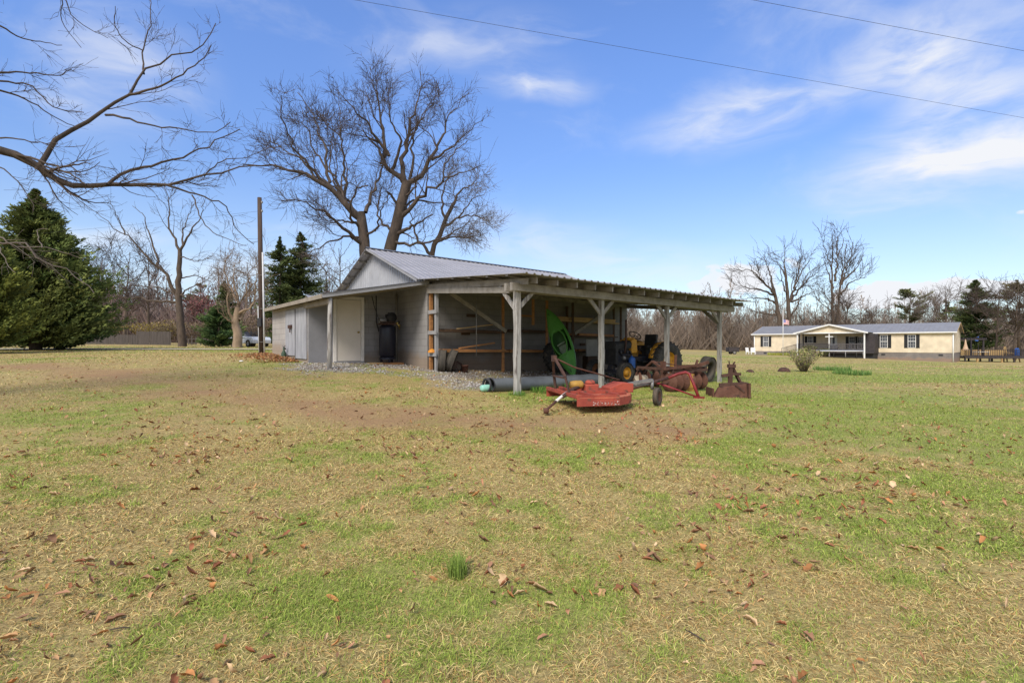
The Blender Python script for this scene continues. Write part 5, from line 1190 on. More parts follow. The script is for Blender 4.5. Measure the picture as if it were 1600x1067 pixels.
# ---- red boom frame
B0 = gp(1092, 623); bz = B0[2]
def at(px, py, Yd): return P(px, py, Yd)
bo = empty('boom_frame', B0, 0, 'bent red tube boom with two thin struts propped before the disc harrow', 'boom')
def rel(p): return tuple(np.asarray(p)-B0)
Yb = B0[1]
b = MB(); b.tube([rel(at(1043,591,Yb+.25)), rel(at(1060,584,Yb+.3)), rel(at(1071,581.5,Yb+.3)), rel(at(1077,584,Yb+.25)), rel(at(1083,598,Yb+.15)), (0,0,.02)], .036, 12); b.build('boom_tube', m_redboom, bo)
b = MB(); b.tube([rel(at(968,612,Yb-1.0)), rel(at(1000,603,Yb-.5)), rel(at(1043,591,Yb+.25))], .04, 10); b.build('boom_end', m_rust, bo)
for s_ in (0, .12):
    b = MB(); b.tube([rel(at(1022+s_*10,597-s_*8,Yb+.2)), (-.02,s_,.04)], .018, 8); b.build('strut', m_redboom, bo)
b = MB(); b.bb(-.12,.12,-.04,.04,-.0,.05); b.build('foot_plate', m_redboom, bo)
# ---- disc harrow
hc = np.array([4.42, 14.2]); hzz = g1(*hc)
hr = empty('disc_harrow', (hc[0], hc[1], hzz), .42, 'rusty disc harrow with rows of round blades between the last two posts', 'disc harrow')
b = MB()
for yy in (-.55, .0, .55): b.beam((-.75,yy,.55),(.75,yy,.55),.07,.07)
for xx_ in (-.7, 0, .7): b.beam((xx_,-.58,.60),(xx_,.58,.60),.06,.06)
b.build('frame', m_rustd, hr)
for gi, (yy, tl) in enumerate(((-.5,.22),(.5,-.22))):
    gg = empty('disc_gang', (0,yy,.25), tl, parent=hr)
    b = MB()
    for k in range(6):
        xx_ = -.70+.275*k; b.lathe([(.03,.0),(.14,.012),(.245,.05),(.248,.055),(.14,.02),(.03,.01)], 26, AX_X, (xx_,0,0))
    b.build('discs', m_rust, gg)
    b = MB(); b.tube([(-.8,0,0),(.82,0,0)], .022, 8)
    for xx_ in (-.5,.1,.5): b.beam((xx_,0,.0),(xx_,0,.36),.05,.05)
    b.build('axle', m_rustd, gg)
b = MB(); b.beam((-.55,-.4,.55),(-.6,.05,.78),.06,.05); b.beam((-.55,.5,.55),(-.6,.05,.78),.06,.05); b.beam((-.6,.05,.78),(.5,.05,.62),.04,.03); b.beam((.05,-.1,.58),(.02,-.15,.95),.06,.05); b.beam((.45,-.4,.56),(.52,-.45,.82),.07,.06); b.beam((.2,-.55,.62),(.75,-.6,.76),.07,.08); b.bb(-.72,-.62,-.5,-.4,.3,.8); b.build('hitch_mast', m_rust, hr)
b = MB(); b.bb(-.1,.15,-.62,-.5,.585,.70); b.beam((-.8,-.62,.60),(.3,-.62,.68),.05,.06); b.build('lever', m_rust, hr)
xx = gp(1075, 611); b = MB(); b.bb(-.13,.13,-.1,.1,0,.46); b.bb(-.04,.04,-.03,.03,.46,.5); b.bb(-.10,.10,-.115,-.1,.08,.38); o = b.build('fuel_can', m_jerry, None, .015); o.location = xx; o.rotation_euler = (0,0,.3); tag(o, 'ochre yellow metal can standing by the red boom', 'can')
lone_tyre(gp(1086, 604), .28, .17, .16, .9, -.1, 'small black tyre standing behind the ochre can', m_tyre)
lone_tyre(gp(1105, 597), .43, .24, .25, -2.38, -.14, 'big worn tyre leaning on the farthest carport post', m_tyre_old)
# ---- scrape blade
sb0 = gp(1141, 621); sb = empty('scraper_blade', sb0, -.1, 'rusty box scraper with triangular mast standing right of the carport', 'scraper')
b = MB(); b.add([(-.42,-.12,0),(.4,-.12,-.02),(.4,.05,-.02),(-.42,.05,0),(-.28,-.05,.24),(.36,-.05,.34),(.36,.06,.34),(-.28,.06,.24)], [(0,1,5,4),(1,2,6,5),(2,3,7,6),(3,0,4,7),(4,5,6,7),(0,3,2,1)]); b.build('blade', m_rust, sb, .01)
b = MB(); b.bb(.36,.41,-.2,.5,-.02,.36); b.build('side_plate', m_rust, sb); b = MB(); b.bb(-.44,-.4,-.1,.5,-.0,.22); b.build('side_plate', m_rust, sb)
b = MB(); b.beam((-.02,.0,.0),(.02,.02,.78),.09,.07); b.beam((.3,.1,.3),(.04,.03,.78),.06,.05); b.beam((.1,-.06,.32),(.3,-.08,.14),.06,.04); b.beam((.32,.3,.3),(.06,.05,.7),.03,.03); b.bb(-.05,.12,-.04,.08,.72,.80); b.build('mast', m_rustd, sb)
b = MB(); b.beam((-.2,.0,.52),(.05,.02,.56),.06,.07); b.beam((.0,.02,.58),(.26,.06,.56),.06,.07); b.beam((-.26,0,.30),(.36,0,.33),.07,.09); b.tube([(.08,.03,.8),(.12,.05,.86)], .02, 6); b.tube([(-.01,.03,.78),(-.02,.03,.88)], .015, 6); b.build('hitch_bar', m_rustd, sb)

# ------------------------------------------------------------------ pole and wires
pb = np.array([-10.55, 21.6]); pz = g1(*pb)
up = empty('utility_pole', (pb[0], pb[1], pz), 0, 'dark leaning wooden utility pole with a white conduit at the shed corner', 'utility pole')
b = MB(); tp = P(405.5, 309, 21.6); tp_l = (tp[0]-pb[0], 0, tp[2]-pz); b.tube([(0,0,-.2),(tp_l[0]*.5,0,tp_l[2]*.5),tp_l], [.112,.10,.085], 14); b.build('pole', m_pole, up)
b = MB(); e = P(411, 395, 21.6); b.tube([(.16,-.1,-.1),(e[0]-pb[0]+.03,-.1,e[2]-pz-.0)], .035, 8); b.tube([(-.06,-.13,-.05),(-.1,-.13,2.0)], .018, 6); b.build('conduit', m_pvc, up)
b = MB(); b.bb(-.11,.05,-.2,-.1,1.15,1.5); b.build('meter_box', m_dark, up, .01)
for dz in (.25, .62):
    b = MB(); b.lathe([(0,0),(.03,.0),(.045,.03),(.03,.05),(.045,.075),(.025,.10),(0,.10)], 10, None, (tp_l[0]+.11,-.02,tp_l[2]-dz)); b.tube([(tp_l[0],-.02,tp_l[2]-dz-.04),(tp_l[0]+.11,-.02,tp_l[2]-dz)], .012, 6); b.build('insulator', m_steel, up)
for zz_ in (.5, 1.9, 3.3):
    b = MB(); b.tube([(-.13,-.06,zz_),(.0,-.125,zz_),(.17,-.12,zz_)], .008, 5); b.build('conduit_strap', m_steel, up)
def wire(a, c, sag, r, label, n=60):
    r *= .55
    a = np.array(a, float); c = np.array(c, float); pts = []
    for s in np.linspace(0, 1, n): p = a+(c-a)*s; pts.append((p[0], p[1], p[2]-4*sag*s*(1-s)))
    o = MB().tube(pts, r, 5).build('power_line', m_wire); return tag(o, label, 'power line')
def line_ext(pa, pb_, z, ea, eb):
    a = P(*pa, (z-EYE)*F/(HOR-pa[1])); c = P(*pb_, (z-EYE)*F/(HOR-pb_[1])); d = c-a
    return a-d*ea, c+d*eb
a, c = line_ext((600,5), (1600,182), 9.5, 1.0, 1.2); wire(a, c, .06, .008, 'lower of two thin power lines crossing the open sky')
a, c = line_ext((1190,0), (1600,77), 9.5, 2.0, 3.0); wire(a, c, .05, .008, 'upper of two thin power lines at the top right corner')
wire(tuple(P(405.5, 330, 21.6)), (-60, 42, 9.5), .4, .008, 'thin wire running left from the leaning utility pole')

# ------------------------------------------------------------------ left field: drive, fence, brush, car
gd = [(x_, 31+.02*(x_+20)) for x_ in np.linspace(-75, -9.5, 60)]
V = []; 
for x_, y_ in gd:
    for w in (-1.3, -.4, .4, 1.3): V.append((x_, y_+w, g1(x_, y_+w)+.035))
i = (np.arange(59)*4)[:, None]; Q = np.concatenate([np.hstack([i+j, i+j+4, i+j+5, i+j+1]) for j in range(3)])
tag(mesh_np('gravel_drive', V, [Q], m_road), 'pale gravel drive crossing the left field', 'drive', kind='structure')
gd = [(x_, 76-.55*(x_-20)) for x_ in np.linspace(14, 33.5, 30)]; V = []
for x_, y_ in gd:
    for w in (-1.5, 0, 1.5): V.append((x_, y_+w, g1(x_, y_+w)+.04))
i = (np.arange(29)*3)[:, None]; Q = np.concatenate([np.hstack([i+j, i+j+3, i+j+4, i+j+1]) for j in range(2)])
tag(mesh_np('gravel_path', V, [Q], m_road), 'pale gravel path leading to the left end of the house', 'path', kind='structure')
def fence(name, pxa, pxb, Yd, h, label, gap, jit=.05, rails=2):
    a = ga(pxa, Yd); c = ga(pxb, Yd); L = c[0]-a[0]; root = empty(name, a, 0, label, 'fence'); R = random.Random(int(pxa))
    b = MB(); x_ = 0
    while x_ < L:
        z0 = g1(a[0]+x_, Yd)-a[2]; hh = h*(1+R.uniform(-jit, jit)); b.box((x_, R.uniform(-.01,.01), z0+hh/2), (.13*R.uniform(.85,1.05), .02, hh)); x_ += .13+gap*R.uniform(.5, 1.5)
    b.build('board_panel', m_fence, root)
    for k in range(int(L/2.4)+1):
        x_ = k*2.4; z0 = g1(a[0]+x_, Yd)-a[2]; MB().bb(x_-.06, x_+.06, .03, .15, z0-.1, z0+h*1.04).build('fence_post', m_fence, root)
    for k in range(rails):
        f = .25+.5*k; MB().beam((0,.025,h*f), (L,.025,g1(c[0],Yd)-a[2]+h*f), .03, .09).build('rail', m_fence, root)
fence('wooden_fence', 95, 214, 52, 1.0, 'low weathered plank fence running left behind the big cedar', .012)
fence('wooden_fence', 214, 268, 51.5, 1.35, 'taller grey plank fence panel left of the lone bare tree', .004, .02)
fence('wooden_fence', 290, 336, 54, .85, 'broken low fence remnant right of the lone bare tree', .35, .35)
def bush(name, base, n, h, w, leaf, cols, label, seed, stem=True, cat='shrub', group=None):
    R = np.random.default_rng(seed); root = empty(name, base, 0, label, cat, group)
    b = MB()
    for k in range(26):
        a = R.random()*2*PI; r_ = w*(.3+.7*R.random()); b.tube([(r_*.12*math.cos(a), r_*.12*math.sin(a), -.05), (r_*.5*math.cos(a), r_*.5*math.sin(a), h*.5), (r_*.9*math.cos(a), r_*.9*math.sin(a), h*(.75+.3*R.random()))], [.02, .013, .006], 4)
    b.build('stems', m_twig_grey, root)
    t = R.random(n)**.7; a = R.random(n)*2*PI; r_ = w*np.sqrt(R.random(n))*(.25+.75*t)
    c = np.c_[r_*np.cos(a), r_*np.sin(a), h*(.1+.95*t*(1-.25*(r_/w)**2))]
    d = norm(R.normal(size=(n, 3))+[0,0,.5]); sd = norm(np.cross(d, R.normal(size=(n, 3)))); Lf = leaf*(.6+.8*R.random((n, 1)))
    V = np.stack([c-d*Lf*.5, c-sd*Lf*.28, c+d*Lf*.5, c+sd*Lf*.28], 1).reshape(-1, 3); Fc = (np.arange(n)*4)[:, None]+np.arange(4)[None]
    cc = np.array(cols)[R.integers(0, len(cols), n)]*(.5+.7*R.random((n, 1)))*(.6+.5*t[:, None])
    mesh_np('foliage', V, [Fc], m_needle, root, np.repeat(cc, 4, 0)); return root
YL = [(.32,.25,.05),(.24,.20,.07),(.28,.2,.08)]; BN = [(.24,.17,.11),(.28,.2,.13),(.2,.15,.1)]
for px, Yd, h, w, cs, lb, sd in ((130,58,2.2,2.6,BN,'brown leafless brush behind the low fence by the big cedar',81),(160,58,2.3,2.5,YL,'yellowish brush behind the middle of the low fence',82),(232,58,2.4,2.4,YL,'bright yellow bush showing above the taller fence panel',83),
    (262,55,2.6,1.8,BN+YL,'tan bush at the right end of the taller fence panel',84),(300,60,2.6,2.2,BN,'brown bush between the lone tree and the dark holly',85),(395,47,2.8,1.8,BN,'brown bush behind the foot of the utility pole',86),(60,56,2.0,3,BN,'low brown brush left of the plank fence',87)):
    bush('brush_shrub', ga(px, Yd), 1500, h, w, .16, cs, lb, sd)
bush('redbud_tree', ga(310,84), 1800, 8.0, 2.6, .3, [(.32,.13,.13),(.27,.13,.12)], 'reddish budding tree right behind the lone bare tree', 88, cat='tree')
bush('field_shrub', gp(1256, 581), 1500, 1.15, .95, .075, [(.32,.34,.10),(.42,.38,.15),(.24,.27,.08),(.40,.30,.18)], 'wild yellow green shrub standing alone in the right field', 89)
b = MB(); b.lathe([(0,.16),(.1,.22),(.2,.17),(.26,.08),(.3,0)], 12); o = b.build('tree_stump', m_rustd); o.location = gp(1225,581); tag(o, 'small dark stump left of the field shrub', 'stump')
b = MB(); b.lathe([(0,.1),(.08,.12),(.16,.06),(.2,-.02)], 10); o = b.build('dirt_clod', m_rustd); o.location = gp(1172,581.5); tag(o, 'low dark clod in the grass right of the box scraper', 'clod')
# parked pale car behind the pale tree
cb = ga(390, 47); car = empty('parked_car', cb, -.6, 'pale car parked behind the bushes near the utility pole', 'car')
b = MB(); b.prism([(-2.1,.3),(2.1,.3),(2.15,.6),(1.95,.85),(.9,.92),(-1.6,.95),(-2.1,.8)], -.85, .85, Matrix(((1,0,0),(0,0,1),(0,1,0)))); b.build('body', M('pale_car_paint', (.62,.65,.7), (.55,.58,.63), 3, .3), car, .06)
b = MB(); b.prism([(-1.5,.93),(.8,.92),(.25,1.38),(-1.05,1.4)], -.7, .7, Matrix(((1,0,0),(0,0,1),(0,1,0)))); b.build('cabin', m_glass, car, .05)
for xw in (-1.3, 1.3):
    for yw in (-.8, .8):
        w_ = empty('wheel', (xw, yw, .31), 0, parent=car); tyre_mesh(.31,.2,.19).build('tyre', m_tyre, w_); b = MB(); b.lathe([(.19,-.08),(.1,-.06),(0,-.07)], 14, AX_Y); b.lathe([(.19,.08),(.1,.06),(0,.07)], 14, AX_Y); b.build('rim', m_steel, w_)
b = MB(); b.lathe([(0,0),(.12,.0),(.14,.06),(.07,.1),(0,.11)], 10); o = b.build('litter_paper', m_white); o.location = gp(377,565); o.scale = (.5,.35,.4); tag(o, 'small white scrap lying on the lawn left of the shed', 'scrap')

# ------------------------------------------------------------------ the house
HL = np.array([34.2, 72.3]); hs = empty('mobile_home', (HL[0], HL[1], 0), -PI/4, 'long cream sided single storey house with grey metal roof and front porch', 'house')
HLEN, HDEP, HZ0, HZ1 = 21.4, 8.2, .47, 2.82
def hu(px): r = (px-800)/F; return (r*HL[1]-HL[0])/(.70711*(1+r))
def hz(px, py): r = (px-800)/F; u = hu(px); return EYE-(py-HOR)/F*(HL[1]-.70711*u)
def hw(u, v): return HL[0]+.70711*u+.70711*v, HL[1]-.70711*u+.70711*v
MB().bb(0,HLEN,0,HDEP,HZ0,HZ1).build('wall', m_siding, hs)
MB().bb(.03,HLEN-.03,.03,HDEP-.03,-1.0,HZ0).build('foundation', m_skirt, hs)
RH, OV = 4.02, .32
b = MB(); b.add([(-OV,-OV,HZ1+.02),(HLEN+OV,-OV,HZ1+.02),(HLEN+OV,HDEP/2,RH),(-OV,HDEP/2,RH),(-OV,HDEP+OV,HZ1+.02),(HLEN+OV,HDEP+OV,HZ1+.02)], [(0,1,2,3),(3,2,5,4)])
u = .2
while u < HLEN:
    b.beam((u,-OV,HZ1+.03),(u,HDEP/2,RH+.01),.03,.025); u += .45
o = b.build('roof', m_hroof, hs); 
b = MB()
for ue_ in (0, HLEN): b.add([(ue_,0,HZ1),(ue_,HDEP,HZ1),(ue_,HDEP/2,RH-.08)], [(0,1,2)])
b.build('gable_end', m_siding, hs)
b = MB(); b.bb(-OV,HLEN+OV,-OV-.03,-OV,HZ1-.10,HZ1+.04); b.bb(-OV,HLEN+OV,-OV,0,HZ1-.10,HZ1-.08); b.build('eave_trim', m_white, hs)
b = MB()
for ue_ in (-OV, HLEN+OV):
    b.beam((ue_,-OV,HZ1-.04),(ue_,HDEP/2,RH-.07),.03,.14); b.beam((ue_,HDEP+OV,HZ1-.04),(ue_,HDEP/2,RH-.07),.03,.14)
b.build('rake_trim', m_tanwood, hs)
for ue_ in (HLEN-.05, .05):
    b = MB(); b.tube([(ue_,-.06,HZ1-.05),(ue_,-.06,-.75)], .06, 8); b.build('downspout', m_white, hs)
def window(pxa, pxb, pya, pyb, shut=True, v=-.03, sw=.33):
    ua_, ub_ = hu(pxa), hu(pxb); zc = (pxa+pxb)/2; z1 = hz(zc, pya); z0 = hz(zc, pyb); um = (ua_+ub_)/2
    b = MB(); t_ = .045
    b.bb(ua_,ub_,v-.02,v+.028,z1-t_,z1); b.bb(ua_,ub_,v-.02,v+.028,z0,z0+t_); b.bb(ua_,ua_+t_,v-.02,v+.028,z0+t_,z1-t_); b.bb(ub_-t_,ub_,v-.02,v+.028,z0+t_,z1-t_); b.bb(ua_+t_,ub_-t_,v-.015,v+.02,(z0+z1)/2-.03,(z0+z1)/2+.03)
    for k in (1,2): x_ = ua_+(ub_-ua_)*k/3; b.bb(x_-.008,x_+.008,v-.008,v+.01,z0+t_,z1-t_)
    for k in (1,3): zz_ = z0+(z1-z0)*k/4; b.bb(ua_+t_,ub_-t_,v-.007,v+.009,zz_-.008,zz_+.008)
    w_ = b.build('window', m_white, hs); MB().bb(ua_+.03,ub_-.03,v+.012,v+.026,z0+.03,z1-.03).build('pane', m_glass, w_)
    if shut:
        for s_, uu_ in ((-1, ua_), (1, ub_)):
            x0, x1 = (uu_-sw-.02, uu_-.02) if s_ < 0 else (uu_+.02, uu_+sw+.02)
            b = MB(); b.bb(x0,x1,v-.0,v+.027,z0-.02,z1+.02)
            for k in range(14): zz_ = z0+.05+(z1-z0-.1)*k/13; b.box(((x0+x1)/2, v-.008, zz_), (x1-x0-.08, .02, .045), M=Matrix.Rotation(.5,3,'X'))
            b.build('shutter', m_shutter, hs)
window(1192.5,1201,525.8,541.5); window(1375,1387,523.5,543.5); window(1418.5,1431,523,543.5)
window(1262,1270.5,525.5,535.5); window(1326.5,1336.5,526,545); window(1340,1349,526,545)
b = MB(); ua_, ub_ = hu(1297.5), hu(1308); b.bb(ua_,ub_,-.05,-.004,.52,2.55); dh = b.build('door', m_white, hs); MB().bb(ua_+.25,ub_-.25,-.06,-.052,1.5,2.3).build('pane', m_glass, dh); MB().bb(ub_-.15,ub_-.08,-.09,-.052,1.4,1.5).build('handle', m_brass, dh)
for px in (1195.5, 1470, 1380):
    u = hu(px); MB().bb(u-.2,u+.2,-.0,.025,.12,.30).build('vent', m_dark, hs)
# porch
PA, PB, PD = 6.4, 13.6, -3.0; PZ = 2.88; PK_ = 3.90; PM = (PA+PB)/2
b = MB(); b.add([(PA,PD,PZ),(PB,PD,PZ),(PM,PD,PK_-.1)], [(0,1,2)]); b.build('porch_gable', m_siding, hs)
b = MB(); e = .4; zz_ = PZ-.02
b.add([(PA-e,PD-.3,zz_),(PM,PD-.3,PK_),(PM,4.0,PK_),(PA-e,1.2,zz_)], [(0,1,2,3)]); b.add([(PB+e,PD-.3,zz_),(PM,PD-.3,PK_),(PM,4.0,PK_),(PB+e,1.2,zz_)], [(0,3,2,1)]); b.build('porch_roof', m_hroof, hs)
b = MB(); b.beam((PA-e,PD-.31,zz_-.07),(PM,PD-.31,PK_-.07),.04,.17); b.beam((PB+e,PD-.31,zz_-.07),(PM,PD-.31,PK_-.07),.04,.17); b.bb(PA-.1,PB+.1,PD-.05,PD+.05,PZ-.12,PZ+.02); b.bb(PA-.35,PA-.3,PD-.3,0,zz_-.1,zz_); b.build('porch_trim', m_white, hs)
for u in (PA, PB):
    x_, y_ = hw(u, PD); MB().bb(u-.07,u+.07,PD-.07,PD+.07,g1(x_,y_)-.1,PZ-.12).build('porch_post', m_white, hs)
MB().bb(PM-.09,PM+.02,PD-.05,PD+.06,-.3,PZ-.12).build('porch_post', m_grey_post, hs)
for u in (hu(1252), hu(1258)): MB().bb(u-.06,u+.06,-.9,-.78,.52,PZ-.12).build('porch_post', m_deck, hs)
MB().bb(PB-.1,PB+.9,-2.3,-.1,.52,2.7).build('porch_screen', m_deck, hs)
MB().bb(PA,PB+.9,PD,-.002,.36,.52).build('porch_floor', m_deck, hs)
MB().bb(PA+.1,PB+.8,PD+.5,-.1,-.5,.36).build('porch_skirt', m_dark, hs)
def railing(p0, p1, zf0, zf1, h, parent, mat, step=.13):
    b = MB(); p0 = Vector(p0); p1 = Vector(p1); L = (p1-p0).length; n = max(2, int(L/step))
    for k in range(n+1):
        s = k/n; q = p0.lerp(p1, s); z = zf0+(zf1-zf0)*s; b.bb(q.x-.02,q.x+.02,q.y-.02,q.y+.02,z,z+h)
    b.beam((p0.x,p0.y,zf0+h),(p1.x,p1.y,zf1+h),.09,.05); b.beam((p0.x,p0.y,zf0+.08),(p1.x,p1.y,zf1+.08),.05,.05)
    return b.build('railing', mat, parent)
railing((PA,PD,0),(PM,PD,0),.52,.52,.95,hs,m_deck,.10); railing((PM,PD,0),(PB,PD,0),.52,.52,.95,hs,M('rail_grey',(.16,.14,.14),(.12,.11,.11),4,.7),.14); railing((PA-1.9,PD+.1,0),(PA,PD+.1,0),-.05,.52,.95,hs,m_deck,.14)
MB().beam((PA-1.9,PD+.8,-.0),(PA,PD+.8,.46),1.3,.1).build('porch_ramp', m_deck, hs)
def hobj(b, name, mat, u, v, label, cat, dz=0, z=None, rz=-PI/4):
    o = b.build(name, mat); x_, y_ = hw(u, v); o.location = (x_, y_, (g1(x_, y_) if z is None else z)+dz); o.rotation_euler = (0,0,rz); return tag(o, label, cat)
b = MB(); b.bb(-.05,.05,-.03,.03,-.85,.35); b.bb(-.42,.42,-.035,.035,0,.1); hobj(b, 'wooden_cross', m_white, PM-.03, PD-.1, 'white cross hung on the middle post of the house porch', 'cross', z=2.32)
b = MB(); b.bb(-.5,.5,-.3,.3,0,.4); b.bb(-.5,.5,.2,.3,.4,.8); b.bb(-.55,-.45,-.3,.3,.4,.55); b.bb(.45,.55,-.3,.3,.4,.55); hobj(b, 'porch_chair', M('dark_cushion',(.07,.075,.085),None,5,.8), hu(1309), -2.4, 'dark cushioned seat on the porch behind the grey railing', 'chair', z=.52)
bush('porch_shrub', (*hw(PA+1.6,PD-.8), g1(*hw(PA+1.6,PD-.8))), 1100, 1.35, .9, .12, [(.16,.17,.07),(.11,.13,.05),(.2,.15,.1)], 'low leafy shrub in front of the dark left porch railing', 90)
bush('porch_shrub', (*hw(PA+3.3,PD-.9), g1(*hw(PA+3.3,PD-.9))), 700, 1.0, .8, .12, [(.13,.15,.06),(.2,.2,.08)], 'smaller green shrub near the porch middle post', 91)
# yellow flowers by the ramp
x_, y_ = hw(PA-1.6, PD-2.2); tuft('flower_bed', (x_, y_, g1(x_, y_)), 400, .45, 1.3, .03, (.45,.42,.06), (.3,.36,.08), 'patch of yellow flowers beside the porch ramp', 'flowers', lean=.5)
# trampoline
tc = np.array([36.2, 56.6]); tz = g1(*tc); tp_ = empty('trampoline', (tc[0], tc[1], tz), 0, 'round trampoline with silver legs before the right porch post', 'trampoline')
b = MB(); b.tube([(2.2*math.cos(a), 2.2*math.sin(a), .75) for a in np.linspace(0, 2*PI, 41)], .05, 8, False); b.build('frame_ring', m_white, tp_)
b = MB(); b.lathe([(0,.72),(1.9,.74)], 32); b.build('mat', m_blackp, tp_); b = MB(); b.lathe([(1.85,.78),(2.2,.81),(2.25,.79)], 32); b.build('safety_pad', M('pad_grey',(.4,.43,.48),(.33,.36,.42),5,.6), tp_)
for k in range(6):
    a = k*PI/3+.2; MB().tube([(2.2*math.cos(a),2.2*math.sin(a),.75),(2.25*math.cos(a),2.25*math.sin(a),-.05)], .035, 8).build('leg', m_steel, tp_)
# flagpole and flag
fb = np.array([(1223.5-800)/F*62, 62]); fz = g1(*fb); fp = empty('flagpole', (fb[0], fb[1], fz), 0, 'thin white flagpole with a small flag before the house', 'flagpole')
ph = float(P(1223, 486, 62)[2])-fz; b = MB(); b.tube([(0,0,-.1),(0,0,ph)], .035, 8); b.lathe([(0,-.06),(.06,0),(0,.06)], 10, None, (0,0,ph+.05)); b.build('pole', m_white, fp)
def flag_mat():
    m, nt, bs = new_mat('striped_flag'); tc_ = nt.nodes.new('ShaderNodeTexCoord'); sx = nt.nodes.new('ShaderNodeSeparateXYZ'); nt.links.new(tc_.outputs['Generated'], sx.inputs[0])
    mu = nt.nodes.new('ShaderNodeMath'); mu.operation = 'MULTIPLY'; mu.inputs[1].default_value = 6.5; nt.links.new(sx.outputs[2], mu.inputs[0])
    fr = nt.nodes.new('ShaderNodeMath'); fr.operation = 'FRACT'; nt.links.new(mu.outputs[0], fr.inputs[0])
    gt = nt.nodes.new('ShaderNodeMath'); gt.operation = 'GREATER_THAN'; gt.inputs[1].default_value = .5; nt.links.new(fr.outputs[0], gt.inputs[0])
    mx = nt.nodes.new('ShaderNodeMix'); mx.data_type = 'RGBA'; nt.links.new(gt.outputs[0], mx.inputs[0]); mx.inputs[6].default_value = (.55,.08,.1,1); mx.inputs[7].default_value = (.75,.7,.7,1)
    l1 = nt.nodes.new('ShaderNodeMath'); l1.operation = 'LESS_THAN'; l1.inputs[1].default_value = .4; nt.links.new(sx.outputs[0], l1.inputs[0])
    l2 = nt.nodes.new('ShaderNodeMath'); l2.operation = 'GREATER_THAN'; l2.inputs[1].default_value = .46; nt.links.new(sx.outputs[2], l2.inputs[0])
    an = nt.nodes.new('ShaderNodeMath'); an.operation = 'MULTIPLY'; nt.links.new(l1.outputs[0], an.inputs[0]); nt.links.new(l2.outputs[0], an.inputs[1])
    m2 = nt.nodes.new('ShaderNodeMix'); m2.data_type = 'RGBA'; nt.links.new(an.outputs[0], m2.inputs[0]); nt.links.new(mx.outputs[2], m2.inputs[6]); m2.inputs[7].default_value = (.2,.2,.42,1)
    nt.links.new(m2.outputs[2], bs.inputs['Base Color']); bs.inputs['Roughness'].default_value = .8; return m
fl0 = float(P(1223, 499.5, 62)[2])-fz; vs = []
for i in range(13):
    for j in range(7):
        s = i/12; vs.append((.04+.72*s, .07*math.sin(s*8), fl0-.56*j/6-.10*s*s))
b = MB(); b.add(vs, [(i*7+j, i*7+7+j, i*7+8+j, i*7+1+j) for i in range(12) for j in range(6)], True); b.build('flag', flag_mat(), fp)
# black trailer and white chairs left of the house
xx = ga(1144.5, 74); t = empty('utility_trailer', xx, -.1, 'black box trailer parked left of the house by the woods', 'trailer')
b = MB(); b.bb(-.7,.7,-.8,.8,.35,1.0); b.bb(-.72,.72,-.82,-.78,.95,1.03); b.build('box', m_deck, t, .02); b = MB(); b.beam((-.7,0,.4),(-1.6,0,.35),.07,.07); b.build('drawbar', m_dark, t)
for s_ in (-.86, .86): 
    w_ = empty('wheel', (0,s_,.27), 0, parent=t); tyre_mesh(.27,.16,.16).build('tyre', m_tyre, w_); b = MB(); b.lathe([(.16,-.06),(0,-.05)], 12, AX_Y); b.lathe([(.16,.06),(0,.05)], 12, AX_Y); b.build('rim', m_steel, w_)
def chair(px, Yd, rz, label):
    xx = ga(px, Yd); t = empty('lawn_chair', xx, rz, label, 'chair', 'white chairs at the left end of the house')
    MB().bb(-.28,.28,-.25,.25,.36,.41).build('seat', m_white, t); b = MB(); b.box((0,.28,.68),(.56,.04,.6), M=Matrix.Rotation(-.15,3,'X')); b.build('backrest', m_white, t)
    for sx_ in (-.25,.25):
        for sy_ in (-.22,.22): MB().bb(sx_-.03,sx_+.03,sy_-.03,sy_+.03,0,.36).build('leg', m_white, t)
chair(1170, 70, .4, 'white lawn chair standing farther from the house end'); chair(1177, 69.5, -.3, 'white lawn chair standing closer to the house end')
# deck at the right end
DU0, DU1 = 0.2, 9.2
db = np.array([(1508-800)/F*62, 62.]); dk = empty('garden_deck', (db[0], db[1], g1(*db)), -.10, 'raised dark deck with railing right of the house', 'deck')
zf = float(P(1508, 557, 62)[2])-dk.location.z; DL = 6.9
MB().bb(0,DL,0,3.5,zf-.22,zf).build('deck_floor', m_deck, dk)
for k in range(6):
    for v in (.1, 3.3): MB().bb(k*1.36-.07+.07,k*1.36+.07+.07,v-.07,v+.07,-1.2,zf-.22).build('deck_post', m_tanwood if k % 2 else m_deck, dk)
railing((0,.03,0),(DL,.03,0),zf,zf,.85,dk,m_deck,.2); railing((DL,.03,0),(DL,3.4,0),zf,zf,.85,dk,m_deck,.2)
b = MB(); b.bb(1.9,4.3,3.35,3.40,zf+.1,zf+.8); b.bb(4.5,DL,3.35,3.40,zf+.1,zf+.75); b.build('privacy_board', m_tanwood, dk)
b = MB(); 
for x_ in (.3, 3.0): 
    for v in (1.3, 3.2): b.bb(x_-.07,x_+.07,v-.07,v+.07,zf,zf+2.0)
for v in (1.2, 3.3): b.bb(.0,3.3,v-.05,v+.05,zf+2.0,zf+2.18)
for k in range(8): b.bb(.1+k*.43,.16+k*.43,1.0,3.5,zf+2.18,zf+2.3)
b.build('pergola', m_deck, dk)
b = MB(); b.bb(3.1,3.16,2.2,2.26,zf,zf+1.5); b.build('railing', m_deck, dk)
c_, s_ = math.cos(-.10), math.sin(-.10)
def dpt(x_, y_): return (db[0]+x_*c_-y_*s_, db[1]+x_*s_+y_*c_)
t = empty('patio_umbrella', (*dpt(.55,.7), dk.location.z+zf), 0, 'closed tan patio umbrella standing on the deck', 'umbrella')
